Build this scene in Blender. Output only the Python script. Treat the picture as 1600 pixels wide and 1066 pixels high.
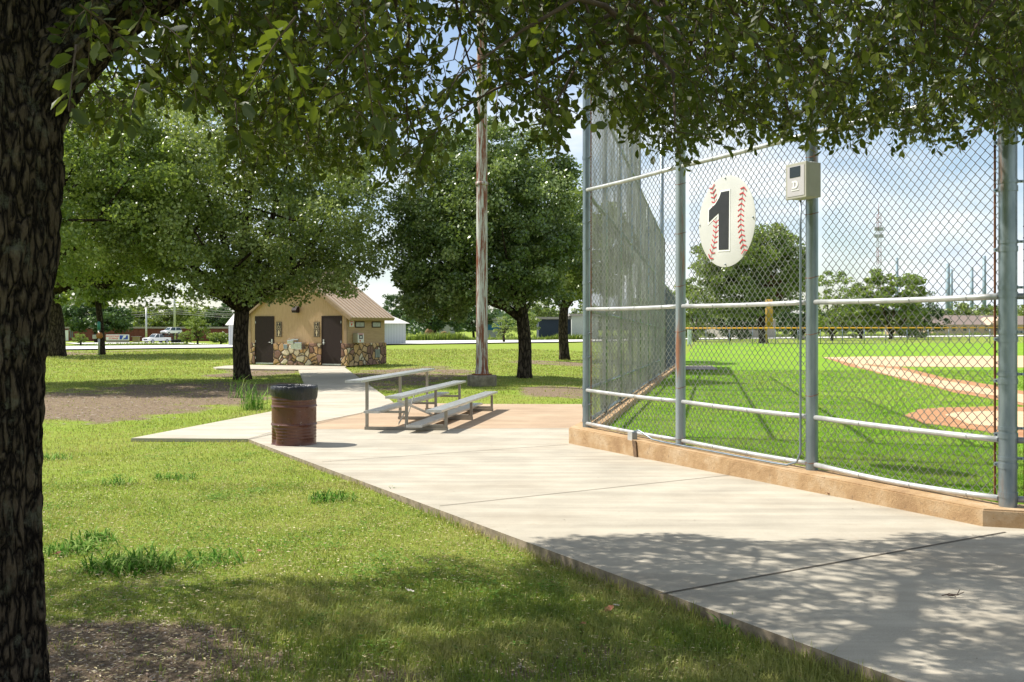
import bpy, bmesh, math, random
import numpy as np
from mathutils import Vector, Matrix
rad = math.radians
for o in list(bpy.data.objects): bpy.data.objects.remove(o)
SC = bpy.context.scene
COL = SC.collection
random.seed(4)
# ------------------------------------------------------------------ camera, sky, sun, exposure
F = 1555.6; CX = 800.0; HY = 509.4; EYE = 1.65      # focal length in photo pixels, horizon row, eye height
cd = bpy.data.cameras.new('camera'); cam = bpy.data.objects.new('camera', cd); COL.objects.link(cam)
cam.location = (0, 0, EYE); cam.rotation_euler = (rad(90), 0, 0)
cd.sensor_width = 36; cd.lens = 35.0; cd.shift_y = -(533 - HY) / 1600.0; cd.clip_start = 0.05; cd.clip_end = 6000
SC.camera = cam
SUN_EL = 53.0
SUN_H = Vector((-0.955, 0.295, 0)).normalized()       # horizontal direction towards the sun
sun_dir = Vector((SUN_H.x*math.cos(rad(SUN_EL)), SUN_H.y*math.cos(rad(SUN_EL)), math.sin(rad(SUN_EL))))
w = bpy.data.worlds.new('World'); SC.world = w; w.use_nodes = True
nt = w.node_tree; nt.nodes.clear()
out = nt.nodes.new('ShaderNodeOutputWorld'); bg = nt.nodes.new('ShaderNodeBackground')
sky = nt.nodes.new('ShaderNodeTexSky'); sky.sky_type = 'NISHITA'; sky.sun_disc = False
sky.sun_elevation = rad(SUN_EL); sky.sun_rotation = math.atan2(SUN_H.x, SUN_H.y)
sky.air_density = 1.0; sky.dust_density = 0.7; sky.ozone_density = 1.0
tc = nt.nodes.new('ShaderNodeTexCoord'); mp = nt.nodes.new('ShaderNodeMapping'); mp.inputs['Scale'].default_value = (1.0, 1.0, 2.6)
mp.inputs['Location'].default_value = (0.35, 0.1, 0.2)
n1 = nt.nodes.new('ShaderNodeTexNoise'); n1.inputs['Scale'].default_value = 3.2; n1.inputs['Detail'].default_value = 9; n1.inputs['Roughness'].default_value = 0.55
rp = nt.nodes.new('ShaderNodeValToRGB'); rp.color_ramp.elements[0].position = 0.42; rp.color_ramp.elements[1].position = 0.60
rp.color_ramp.elements[0].color = (0.12, 0.12, 0.12, 1); rp.color_ramp.elements[1].color = (1, 1, 1, 1)
n2 = nt.nodes.new('ShaderNodeTexNoise'); n2.inputs['Scale'].default_value = 9; n2.inputs['Detail'].default_value = 6
rp2 = nt.nodes.new('ShaderNodeValToRGB'); rp2.color_ramp.elements[0].color = (4.3, 5.2, 6.2, 1); rp2.color_ramp.elements[1].color = (7.0, 7.2, 7.4, 1)
rp2.color_ramp.elements[0].position = 0.35; rp2.color_ramp.elements[1].position = 0.6
mx = nt.nodes.new('ShaderNodeMix'); mx.data_type = 'RGBA'
L = nt.links.new
L(tc.outputs['Generated'], mp.inputs['Vector']); L(mp.outputs[0], n1.inputs['Vector']); L(mp.outputs[0], n2.inputs['Vector'])
L(n1.outputs['Fac'], rp.inputs[0]); L(n2.outputs['Fac'], rp2.inputs[0])
L(rp.outputs[0], mx.inputs['Factor']); L(sky.outputs[0], mx.inputs['A']); L(rp2.outputs[0], mx.inputs['B'])
L(mx.outputs['Result'], bg.inputs['Color']); bg.inputs['Strength'].default_value = 0.085; L(bg.outputs[0], out.inputs['Surface'])
sl = bpy.data.lights.new('sun', 'SUN'); sl.energy = 4.2; sl.angle = rad(0.53); sl.color = (1.0, 0.95, 0.86)
so = bpy.data.objects.new('sun', sl); COL.objects.link(so); so.rotation_euler = sun_dir.to_track_quat('Z', 'Y').to_euler(); so.location = (-30, 12, 40)
SC.view_settings.view_transform = 'Standard'; SC.view_settings.look = 'None'; SC.view_settings.gamma = 1
SC.view_settings.exposure = 0.95
SC.render.engine = 'CYCLES'
SC.cycles.transparent_max_bounces = 12; SC.cycles.max_bounces = 6

# ------------------------------------------------------------------ numeric helpers
def hsh(ix, iy, iz, seed=0):
    n = np.sin(ix*127.1 + iy*311.7 + iz*74.7 + seed*53.3)*43758.5453
    return n - np.floor(n)
def vnoise(x, y, z=0.0, seed=0):
    x, y, z = np.broadcast_arrays(np.asarray(x, float), np.asarray(y, float), np.asarray(z, float))
    ix, iy, iz = np.floor(x), np.floor(y), np.floor(z)
    fx, fy, fz = x-ix, y-iy, z-iz
    fx, fy, fz = fx*fx*(3-2*fx), fy*fy*(3-2*fy), fz*fz*(3-2*fz)
    r = 0
    for a in (0, 1):
        for b in (0, 1):
            for c in (0, 1):
                r = r + hsh(ix+a, iy+b, iz+c, seed)*(fx if a else 1-fx)*(fy if b else 1-fy)*(fz if c else 1-fz)
    return r
def fbm(x, y, z=0.0, seed=0, oct=4):
    r = 0; a = 0.5; t = 0
    for i in range(oct):
        f = 2.0**i
        r = r + a*vnoise(np.asarray(x)*f, np.asarray(y)*f, np.asarray(z)*f, seed+i); t += a; a *= .5
    return r/t
def sm(t):
    t = np.clip(t, 0, 1); return t*t*(3-2*t)

# ------------------------------------------------------------------ fence corners (metres) and the lie of the land
AX, AY = 1.11, 14.76            # near corner of the left wing
DX, DY = 4.124, 8.28            # right corner post
DV = Vector((DX-AX, DY-AY, 0)); FL = DV.length; DV.normalize()
NV = Vector((DV.y, -DV.x, 0))   # towards the camera side
if NV.y > 0: NV = -NV
WV = Vector((0.2005, 1, 0)).normalized()
EV = Vector((WV.y, -WV.x, 0))
def slab_z(Y): return -0.085 + 0.0138*np.clip(14.7-np.asarray(Y, float), 0, 12)
def field_z(Y): return 0.05 - 0.0139*np.clip(np.asarray(Y, float)-14.76, 0, 37.5)
def sgn(X, Y): return np.asarray(X, float) - (AX + 0.2005*(np.asarray(Y, float)-AY))
def out_z(X, Y):
    X = np.asarray(X, float); Y = np.asarray(Y, float)
    left = slab_z(Y) - 0.05 - 0.045*sm((12-Y)/5)
    drop = -0.0122*np.clip(Y-60, 0, 150)*sm((-X-5)/40)
    bump = 0.015*(vnoise(X*.5, Y*.5, 0, 3)-.5)
    tgt = np.minimum(left, field_z(Y)-0.1)
    wd = 1.5 + 12*sm((Y-20)/40)
    return left + (tgt-left)*sm((sgn(X, Y)+wd)/wd) + drop + bump
def ground_z(X, Y):
    s = sgn(X, Y)
    return np.where((s > 0) & (np.asarray(Y) > 8) & (np.asarray(Y) < 125), field_z(Y), out_z(X, Y))
def G(px, py, zf=None, mode='ground'):
    """point of the ground (or slab) seen at a photo pixel"""
    kx = (px-CX)/F; kz = -(py-HY)/F
    fn = {'ground': lambda X, Y: float(ground_z(X, Y)), 'slab': lambda X, Y: float(slab_z(Y)), 'out': lambda X, Y: float(out_z(X, Y)),
          'field': lambda X, Y: float(field_z(Y))}[mode] if zf is None else (lambda X, Y: zf)
    lo = 1.0; Y = 1.0
    while Y < 3000:
        if EYE + kz*Y <= fn(kx*Y, Y): break
        lo = Y; Y *= 1.03
    hi = Y
    for _ in range(40):
        m = (lo+hi)/2
        if EYE + kz*m <= fn(kx*m, m): hi = m
        else: lo = m
    return Vector((kx*hi, hi, fn(kx*hi, hi)))
def P(px, py, Y): return Vector(((px-CX)/F*Y, Y, EYE-(py-HY)/F*Y))

# ------------------------------------------------------------------ mesh helpers
def fast_mesh(name, V, Fc, mat, smooth=False, parent=None, tint=None):
    V = np.asarray(V, np.float32); Fc = np.asarray(Fc, np.int32)
    me = bpy.data.meshes.new(name); k = Fc.shape[1]
    me.vertices.add(len(V)); me.vertices.foreach_set('co', V.ravel())
    me.loops.add(Fc.size); me.loops.foreach_set('vertex_index', Fc.ravel())
    me.polygons.add(len(Fc)); me.polygons.foreach_set('loop_start', np.arange(0, Fc.size, k, dtype=np.int32))
    me.polygons.foreach_set('loop_total', np.full(len(Fc), k, np.int32))
    if smooth: me.polygons.foreach_set('use_smooth', np.ones(len(Fc), bool))
    me.update(calc_edges=True)
    if tint is not None:
        a = me.attributes.new('tint', 'FLOAT', 'POINT'); a.data.foreach_set('value', np.asarray(tint, np.float32))
    me.materials.append(mat)
    o = bpy.data.objects.new(name, me); COL.objects.link(o)
    if parent: o.parent = parent
    return o
def tag(o, label=None, cat=None, group=None, kind=None):
    if label: o['label'] = label
    if cat: o['category'] = cat
    if group: o['group'] = group
    if kind: o['kind'] = kind
    return o
def thing(name, label, cat, loc=(0, 0, 0), rz=0, group=None):
    o = bpy.data.objects.new(name, None); COL.objects.link(o); o.location = loc; o.rotation_euler = (0, 0, rz)
    o.empty_display_size = .1
    return tag(o, label, cat, group)
class MB:
    def __init__(s): s.bm = bmesh.new()
    def box(s, x0, x1, y0, y1, z0, z1, M=None, bev=0):
        v = [s.bm.verts.new(p) for p in ((x0,y0,z0),(x1,y0,z0),(x1,y1,z0),(x0,y1,z0),(x0,y0,z1),(x1,y0,z1),(x1,y1,z1),(x0,y1,z1))]
        fs = [s.bm.faces.new([v[i] for i in q]) for q in ((0,3,2,1),(4,5,6,7),(0,1,5,4),(1,2,6,5),(2,3,7,6),(3,0,4,7))]
        if bev:
            es = set(e for f in fs for e in f.edges)
            r = bmesh.ops.bevel(s.bm, geom=list(es), offset=bev, segments=2, profile=.6, affect='EDGES')
            v = list(set(r['verts']) | set(x for x in v if x.is_valid))
        if M is not None: bmesh.ops.transform(s.bm, matrix=M, verts=v)
        return s
    def prism(s, pts, z0, z1, M=None):
        n = len(pts)
        a = [s.bm.verts.new((p[0], p[1], z0)) for p in pts]; b = [s.bm.verts.new((p[0], p[1], z1)) for p in pts]
        s.bm.faces.new(a[::-1]); s.bm.faces.new(b)
        for i in range(n): s.bm.faces.new([a[i], a[(i+1) % n], b[(i+1) % n], b[i]])
        if M is not None: bmesh.ops.transform(s.bm, matrix=M, verts=a+b)
        return s
    def tube(s, pts, rs, n=12, caps=True):
        pts = [Vector(p) for p in pts]
        if not hasattr(rs, '__len__'): rs = [rs]*len(pts)
        rings = []; up = None
        for i, p in enumerate(pts):
            t = ((pts[i+1]-p) if i == 0 else (p-pts[i-1]) if i == len(pts)-1 else (pts[i+1]-pts[i-1])).normalized()
            if up is None:
                up = t.orthogonal().normalized()
            up = (up - t*up.dot(t)).normalized(); b = t.cross(up)
            rings.append([s.bm.verts.new(p + (up*math.cos(2*math.pi*k/n) + b*math.sin(2*math.pi*k/n))*rs[i]) for k in range(n)])
        for i in range(len(rings)-1):
            for k in range(n):
                f = s.bm.faces.new([rings[i][k], rings[i][(k+1) % n], rings[i+1][(k+1) % n], rings[i+1][k]]); f.smooth = True
        if caps:
            s.bm.faces.new(rings[0][::-1]); s.bm.faces.new(rings[-1])
        return s
    def lathe(s, prof, n=32, M=None, closed=False):
        rings = []
        for r, z in prof:
            rings.append([s.bm.verts.new((r*math.cos(2*math.pi*k/n), r*math.sin(2*math.pi*k/n), z)) for k in range(n)])
        for i in range(len(rings)-1):
            for k in range(n):
                f = s.bm.faces.new([rings[i][k], rings[i][(k+1) % n], rings[i+1][(k+1) % n], rings[i+1][k]]); f.smooth = True
        if closed:
            s.bm.faces.new(rings[0][::-1]); s.bm.faces.new(rings[-1])
        if M is not None: bmesh.ops.transform(s.bm, matrix=M, verts=[v for r in rings for v in r])
        return s
    def build(s, name, mat, parent=None, smooth_angle=None):
        bmesh.ops.recalc_face_normals(s.bm, faces=s.bm.faces)
        me = bpy.data.meshes.new(name); s.bm.to_mesh(me); s.bm.free(); me.materials.append(mat)
        if smooth_angle is not None: me.set_sharp_from_angle(angle=rad(smooth_angle))
        o = bpy.data.objects.new(name, me); COL.objects.link(o)
        if parent: o.parent = parent
        return o
def sheet(name, pts, zf, mat, thick=0.0, lift=0.0, step=1.0, parent=None, bev=0):
    """flat area following a height function; pts are (x, y)"""
    bm = bmesh.new(); vs = [bm.verts.new((p[0], p[1], 0)) for p in pts]; f = bm.faces.new(vs)
    if f.normal.z < 0: f.normal_flip()
    f.normal_update()
    if f.normal.z < 0: bmesh.ops.reverse_faces(bm, faces=[f])
    if thick:
        r = bmesh.ops.extrude_face_region(bm, geom=[f]); 
        nv = [g for g in r['geom'] if isinstance(g, bmesh.types.BMVert)]
        bmesh.ops.translate(bm, verts=nv, vec=(0, 0, 1))
        ys = 1
    lo = [min(p[i] for p in pts) for i in (0, 1)]; hi = [max(p[i] for p in pts) for i in (0, 1)]
    for ax in (0, 1):
        nvec = (1, 0, 0) if ax == 0 else (0, 1, 0)
        k = lo[ax] + step
        while k < hi[ax]:
            co = (k, 0, 0) if ax == 0 else (0, k, 0)
            bmesh.ops.bisect_plane(bm, geom=bm.verts[:]+bm.edges[:]+bm.faces[:], plane_co=co, plane_no=nvec)
            k += step
    for v in bm.verts:
        z = float(zf(v.co.x, v.co.y)) + lift
        v.co.z = (z if v.co.z > .5 else z-thick) if thick else z
    bmesh.ops.triangulate(bm, faces=bm.faces[:]); bmesh.ops.recalc_face_normals(bm, faces=bm.faces)
    if not thick and bm.faces[:] and sum(f.normal.z for f in bm.faces) < 0: bmesh.ops.reverse_faces(bm, faces=bm.faces[:])
    me = bpy.data.meshes.new(name); bm.to_mesh(me); bm.free(); me.materials.append(mat)
    o = bpy.data.objects.new(name, me); COL.objects.link(o)
    if parent: o.parent = parent
    return o
def text_mesh(name, txt, size, mat, parent, M, depth=0.002, bold=0.0, sx=1.0):
    cu = bpy.data.curves.new(name, 'FONT'); cu.body = txt; cu.size = size; cu.extrude = depth; cu.offset = bold
    cu.align_x = 'CENTER'; cu.align_y = 'CENTER'
    to = bpy.data.objects.new(name, cu); COL.objects.link(to); bpy.context.view_layer.update()
    me = bpy.data.meshes.new_from_object(to.evaluated_get(bpy.context.evaluated_depsgraph_get()))
    bpy.data.objects.remove(to)
    me.transform(Matrix.Diagonal((sx, 1, 1, 1))); me.transform(M); me.materials.clear(); me.materials.append(mat); me.name = name
    o = bpy.data.objects.new(name, me); COL.objects.link(o); o.parent = parent
    return o
def copy_tree(o, parent=None):
    c = o.copy(); COL.objects.link(c); c.parent = parent
    for ch in list(o.children): copy_tree(ch, c)
    return c

# ------------------------------------------------------------------ materials
class NT:
    def __init__(s, name, rough=.7, metal=0.0, spec=0.5):
        s.m = bpy.data.materials.new(name); s.m.use_nodes = True; s.t = s.m.node_tree
        s.b = s.t.nodes['Principled BSDF']; s.b.inputs['Roughness'].default_value = rough; s.b.inputs['Metallic'].default_value = metal
        s.b.inputs['Specular IOR Level'].default_value = spec
        s.o = s.t.nodes['Material Output']
    def n(s, t, **kw):
        x = s.t.nodes.new(t)
        for k, v in kw.items():
            if k in x.inputs: x.inputs[k].default_value = v
            else: setattr(x, k, v)
        return x
    def l(s, a, b): s.t.links.new(a, b)
    def coord(s, scale=(1, 1, 1), kind='Object', rot=(0, 0, 0)):
        t = s.n('ShaderNodeTexCoord'); m = s.n('ShaderNodeMapping'); m.inputs['Scale'].default_value = scale; m.inputs['Rotation'].default_value = rot
        s.l(t.outputs[kind], m.inputs[0]); return m.outputs[0]
    def noise(s, vec, scale, detail=4, rough=.55, dist=0):
        x = s.n('ShaderNodeTexNoise'); x.inputs['Scale'].default_value = scale; x.inputs['Detail'].default_value = detail
        x.inputs['Roughness'].default_value = rough; x.inputs['Distortion'].default_value = dist; s.l(vec, x.inputs['Vector']); return x.outputs['Fac']
    def ramp(s, fac, stops, interp='LINEAR'):
        r = s.n('ShaderNodeValToRGB'); cr = r.color_ramp; cr.interpolation = interp
        while len(cr.elements) < len(stops): cr.elements.new(.5)
        for e, (p, c) in zip(cr.elements, stops):
            e.position = p; e.color = (c[0], c[1], c[2], 1) if hasattr(c, '__len__') else (c, c, c, 1)
        s.l(fac, r.inputs[0]); return r.outputs[0]
    def mix(s, fac, a, b, mode='MIX'):
        x = s.n('ShaderNodeMix', data_type='RGBA', blend_type=mode)
        for key, v in (('Factor', fac), ('A', a), ('B', b)):
            i = x.inputs[key]
            if isinstance(v, (int, float)): i.default_value = v if key == 'Factor' else (v, v, v, 1)
            elif isinstance(v, tuple): i.default_value = (*v, 1)
            else: s.l(v, i)
        return x.outputs['Result']
    def bump(s, h, strength=.3, dist=.01):
        b = s.n('ShaderNodeBump', Strength=strength, Distance=dist); s.l(h, b.inputs['Height']); s.l(b.outputs[0], s.b.inputs['Normal']); return b
    def col(s, c):
        if isinstance(c, tuple): s.b.inputs['Base Color'].default_value = (*c, 1)
        else: s.l(c, s.b.inputs['Base Color'])
        return s
    def translucent(s, c, fac):
        tr = s.n('ShaderNodeBsdfTranslucent'); mx = s.n('ShaderNodeMixShader', Fac=fac)
        if isinstance(c, tuple): tr.inputs[0].default_value = (*c, 1)
        else: s.l(c, tr.inputs[0])
        s.l(s.b.outputs[0], mx.inputs[1]); s.l(tr.outputs[0], mx.inputs[2]); s.l(mx.outputs[0], s.o.inputs['Surface']); return s
def plain(name, c, rough=.6, metal=0.0, var=.12, scale=8, bump=0.0):
    m = NT(name, rough, metal); v = m.coord(); f = m.noise(v, scale, 5)
    lo = tuple(x*(1-var) for x in c); hi = tuple(min(1, x*(1+var)) for x in c)
    m.col(m.ramp(f, [(.3, lo), (.7, hi)]))
    if bump: m.bump(m.noise(v, scale*6, 4), bump, .004)
    return m.m
def attr(m, name='tint'):
    a = m.n('ShaderNodeAttribute', attribute_name=name, attribute_type='GEOMETRY'); return a.outputs['Fac']
def leafmat(name, dark, mid, light, trans=(.2, .32, .03), tf=.3, rough=.5, spec=.4):
    m = NT(name, rough, 0, spec); c = m.ramp(attr(m), [(0, dark), (.55, mid), (1, light)]); m.col(c); m.translucent(m.mix(.65, c, trans), tf); return m.m

M = {}
# lawn: sparse grass and soil, by the 'dirt' attribute of the ground
m = NT('lawn', .95, 0, .1); v = m.coord(); 
g1 = m.ramp(m.noise(v, 2.2, 6, .65), [(.3, (.13, .2, .022)), (.5, (.2, .26, .035)), (.7, (.31, .31, .07))])
g2 = m.ramp(m.noise(v, 38, 4, .7), [(.3, (.09, .15, .018)), (.65, (.31, .35, .07))])
g3 = m.mix(.5, g1, g2)
g4 = m.mix(m.ramp(m.noise(v, .35, 3), [(.45, 0.0), (.65, .55)]), g3, (.17, .27, .025))
d1 = m.ramp(m.noise(v, 25, 8, .7), [(.3, (.085, .06, .04)), (.55, (.22, .165, .11)), (.75, (.38, .31, .22))])
m.col(m.mix(m.ramp(attr(m, 'dirt'), [(.35, 0.0), (.62, 1.0)]), g4, d1)); m.bump(m.noise(v, 60, 6, .75), .9, .02); M['lawn'] = m.m
m = NT('turf', .95, 0, .1); v = m.coord()
t1 = m.ramp(m.noise(v, 1.1, 6, .6), [(.3, (.12, .26, .016)), (.7, (.19, .33, .026))])
t2 = m.ramp(m.noise(v, 45, 5, .75), [(.3, (.08, .18, .012)), (.7, (.25, .41, .035))])
t3 = m.ramp(m.noise(v, .13, 3), [(.4, (.15, .28, .018)), (.62, (.24, .32, .035))])
m.col(m.mix(.4, m.mix(.5, t1, t2), t3)); m.bump(m.noise(v, 70, 6, .75), .8, .02); M['turf'] = m.m
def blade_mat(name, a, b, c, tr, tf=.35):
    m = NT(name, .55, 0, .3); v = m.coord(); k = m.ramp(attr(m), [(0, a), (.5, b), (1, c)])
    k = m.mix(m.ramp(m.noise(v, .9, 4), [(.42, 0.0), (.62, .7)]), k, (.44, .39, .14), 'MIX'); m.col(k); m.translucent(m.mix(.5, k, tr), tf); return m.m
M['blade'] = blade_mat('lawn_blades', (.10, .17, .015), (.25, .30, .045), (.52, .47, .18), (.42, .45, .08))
M['turf_blade'] = blade_mat('turf_blades', (.09, .2, .01), (.15, .32, .018), (.26, .38, .035), (.3, .52, .02))
m = NT('weed_blades', .85, 0, .1); k = m.ramp(attr(m), [(0, (.045, .12, .012)), (.6, (.11, .25, .03)), (1, (.36, .46, .14))]); m.col(k); m.translucent(k, .3); M['weed'] = m.m
def concrete(name, lo, hi, stain, broom=True, rough=.9):
    m = NT(name, rough, 0, .25); v = m.coord(); a = m.ramp(m.noise(v, 1.3, 7, .6), [(.3, lo), (.7, hi)])
    b = m.mix(m.ramp(m.noise(v, .45, 5, .6), [(.5, 0.0), (.72, .5)]), a, stain)
    sp = m.ramp(m.noise(v, 160, 3, .6), [(.35, .82), (.6, 1.0)])
    c = m.mix(1.0, b, sp, 'MULTIPLY')
    if broom:
        vb = m.coord((3.0, 120, 1), rot=(0, 0, rad(24)))
        br = m.noise(vb, 1.0, 4, .6); c = m.mix(.5, c, m.mix(1.0, c, m.ramp(br, [(.3, .86), (.7, 1.06)]), 'MULTIPLY')); m.bump(br, .25, .004)
        vw = m.coord((.5, 5, 1), rot=(0, 0, rad(16)))
        c = m.mix(1.0, c, m.ramp(m.noise(vw, 1.0, 4, .5), [(.35, .86), (.65, 1.06)]), 'MULTIPLY')
        c = m.mix(m.ramp(m.noise(v, 1.9, 9, .75, .6), [(.6, 0.0), (.68, .3), (.8, .55)]), c, stain)
    else: m.bump(m.noise(v, 90, 5), .3, .005)
    m.col(c); return m.m
M['slab'] = concrete('pale_concrete', (.375, .34, .275), (.49, .445, .36), (.31, .25, .18))
M['walk'] = concrete('walk_concrete', (.43, .385, .31), (.52, .475, .385), (.38, .31, .22))
M['tan'] = concrete('tan_concrete', (.39, .285, .19), (.47, .355, .245), (.33, .23, .155))
M['joint'] = plain('joint_gap', (.09, .075, .055), .95)
# slab side and kerb
m = NT('kerb_concrete', .9, 0, .2); v = m.coord()
c = m.ramp(m.noise(v, 3.0, 7, .65), [(.28, (.27, .165, .085)), (.5, (.40, .265, .14)), (.72, (.5, .38, .25))])
c = m.mix(m.ramp(m.noise(v, 14, 3), [(.64, 0.0), (.72, .6)]), c, (.19, .13, .08)); c = m.mix(m.ramp(m.noise(m.coord((1, 1, 6)), 2, 6), [(.55, 0.0), (.75, .5)]), c, (.27, .17, .09))
vo = m.n('ShaderNodeTexVoronoi'); vo.inputs['Scale'].default_value = 34; m.l(v, vo.inputs['Vector'])
c = m.mix(m.ramp(vo.outputs['Distance'], [(.05, .9), (.16, 0.0)]), c, (.15, .1, .06))
m.col(c); m.bump(m.noise(v, 30, 8, .75), .8, .015); M['kerb'] = m.m
M['slabside'] = plain('slab_edge', (.24, .19, .13), .95, var=.4, scale=12, bump=.8)
m = NT('infield_dirt', .98, 0, .1); v = m.coord(); m.col(m.ramp(m.noise(v, 6, 7, .7), [(.3, (.30, .145, .07)), (.7, (.46, .26, .14))])); m.bump(m.noise(v, 20, 6), .9, .03); M['dirt_edge'] = m.m
m = NT('infield_sand', .98, 0, .1); v = m.coord(); m.col(m.ramp(m.noise(v, 2, 7, .7), [(.3, (.5, .33, .2)), (.7, (.6, .43, .28))])); m.bump(m.noise(v, 20, 6), .5, .02); M['dirt'] = m.m
M['road'] = plain('road_surface', (.6, .58, .55), .9, var=.08, scale=.5)
M['asphalt'] = plain('asphalt', (.3, .29, .28), .9)
# galvanised steel
m = NT('galvanised', .38, .75, .5); v = m.coord((1, 1, .25)); c = m.ramp(m.noise(v, 9, 5, .6), [(.3, (.17, .21, .24)), (.7, (.3, .345, .37))])
c = m.mix(m.ramp(m.noise(m.coord((1, 1, .15)), 5, 6, .6), [(.63, 0.0), (.74, .8)]), c, (.3, .15, .07)); m.col(c); M['galv'] = m.m
m = NT('galvanised_stained', .5, .5, .5); v = m.coord((1, 1, .12)); c = m.ramp(m.noise(v, 9, 5, .6), [(.3, (.2, .24, .26)), (.7, (.34, .385, .4))])
c = m.mix(m.ramp(m.noise(v, 6, 6, .6), [(.56, 0.0), (.66, .85)]), c, (.34, .13, .05)); m.col(c); M['galv_rust'] = m.m
m = NT('rail_steel', .42, .55, .5); v = m.coord(); c = m.ramp(m.noise(v, 7, 5, .6), [(.3, (.4, .41, .4)), (.7, (.6, .6, .58))])
c = m.mix(m.ramp(m.noise(v, 3, 6, .6), [(.62, 0.0), (.74, .7)]), c, (.35, .2, .1)); m.col(c); M['rail'] = m.m
M['wire'] = plain('chain_link_wire', (.33, .325, .30), .45, .6, .35, 3)
M['rust'] = plain('rusty_steel', (.2, .075, .03), .85, .1, .4, 20)
m = NT('pole_paint', .7, .1, .3); v = m.coord((2.2, 2.2, .22)); c = m.ramp(m.noise(v, 3, 8, .65), [(.3, (.36, .36, .34)), (.6, (.52, .53, .5))])
c = m.mix(m.ramp(m.noise(v, 4.5, 9, .7), [(.465, 0.0), (.56, 1.0)]), c, (.19, .07, .04))
sx = m.n('ShaderNodeSeparateXYZ'); tcx = m.n('ShaderNodeTexCoord'); m.l(tcx.outputs['Object'], sx.inputs[0])
c = m.mix(m.ramp(m.noise(m.coord((8, 8, .5)), 2.0, 6, .7), [(.56, 0.0), (.62, 1.0)]), c, (.17, .055, .03))
m.col(c); m.bump(m.noise(v, 14, 6), .3, .01); M['pole'] = m.m
M['footing'] = plain('rough_footing', (.2, .175, .13), .95, var=.45, scale=7, bump=.9)
m = NT('aluminium', .38, .7, .5); v = m.coord((30, 1, 1)); m.col(m.ramp(m.noise(m.coord(), 5, 5), [(.3, (.52, .52, .5)), (.7, (.66, .66, .63))])); M['alu'] = m.m
M['frame'] = plain('bleacher_steel', (.3, .28, .24), .5, .6, .15, 6)
# bark
def bark(name, dark, mid, light, sc, lich=None, bd=.03, vz=.3):
    m = NT(name, .95, 0, .15); v = m.coord((1, 1, vz)); dn = m.noise(v, sc*.6, 4); 
    va = m.n('ShaderNodeVectorMath', operation='ADD'); m.l(v, va.inputs[0]); cb = m.n('ShaderNodeVectorMath', operation='SCALE'); 
    nz = m.n('ShaderNodeTexNoise'); nz.inputs['Scale'].default_value = sc*.8; nz.inputs['Detail'].default_value = 4; m.l(v, nz.inputs['Vector']); m.l(nz.outputs['Color'], cb.inputs[0]); cb.inputs['Scale'].default_value = 1.7/sc; m.l(cb.outputs[0], va.inputs[1])
    vo = m.n('ShaderNodeTexVoronoi', feature='DISTANCE_TO_EDGE'); vo.inputs['Scale'].default_value = sc; m.l(va.outputs[0], vo.inputs['Vector'])
    h = m.ramp(vo.outputs['Distance'], [(.02, 0.0), (.22, 1.0)]); fn = m.noise(v, sc*5, 6, .7)
    c = m.mix(h, dark, m.ramp(fn, [(.3, mid), (.7, light)]))
    if lich: c = m.mix(m.ramp(m.noise(m.coord(), 9, 5, .7), [(.55, 0.0), (.66, .75)]), c, lich)
    m.col(c); hh = m.mix(.35, h, fn); m.bump(hh, 1.0, bd); return m.m
M['bark'] = bark('oak_bark', (.007, .005, .004), (.055, .04, .027), (.13, .10, .07), 26, (.13, .13, .095), .03, .3)
M['bark2'] = bark('tree_bark', (.02, .015, .01), (.06, .045, .03), (.11, .085, .06), 9, None, .05)
M['leafF'] = leafmat('oak_leaves', (.018, .032, .006), (.042, .062, .01), (.19, .21, .045), (.26, .34, .02), .28, .5, .3)
M['leaf'] = leafmat('grove_leaves', (.065, .105, .02), (.175, .235, .05), (.42, .48, .19), (.33, .42, .05), .28, .36, .7)
M['leafL'] = leafmat('light_leaves', (.085, .14, .022), (.175, .245, .045), (.35, .41, .12), (.36, .48, .06), .34, .4, .6)
M['leafY'] = leafmat('yellow_leaves', (.08, .14, .02), (.16, .22, .035), (.28, .32, .07), (.3, .4, .05), .3)
M['leafD'] = leafmat('dark_leaves', (.03, .065, .02), (.06, .11, .035), (.12, .18, .06), (.14, .25, .04), .2)
M['twig'] = plain('twig_bark', (.075, .05, .032), .9, 0, .3, 20)
# ------------------------------------------------------------------ the ground
def dirt_mask(X, Y):
    X = np.asarray(X, float); Y = np.asarray(Y, float); r = np.zeros(np.broadcast(X, Y).shape)
    for cx, cy, rx, ry, s in DIRT:
        q = ((X-cx)/rx)**2 + ((Y-cy)/ry)**2
        r = np.maximum(r, s*sm(1.6-np.sqrt(q)))
    n = fbm(X*.45, Y*.45, 0, 11, 3)*.6 + fbm(X*2.1, Y*2.1, 0, 17, 4)*.5
    n = n + .35*(fbm(X*.35, Y*1.3, 0, 23, 4)-.5)*sm((Y-12)/6)
    return np.clip(r*.75 + (n-.52)*1.5*np.minimum(1, r*2.5), 0, 1)
def E(x0, x1, y0, y1, s=1.0):
    a = G((x0+x1)/2, y1); b = G((x0+x1)/2, y0); m_ = G((x0+x1)/2, (y0+y1)/2)
    rx = abs(x1-x0)/2/F*(a.y+b.y)/2
    return ((a.x+b.x)/2, (a.y+b.y)/2, rx, abs(b.y-a.y)/2, s)
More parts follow.
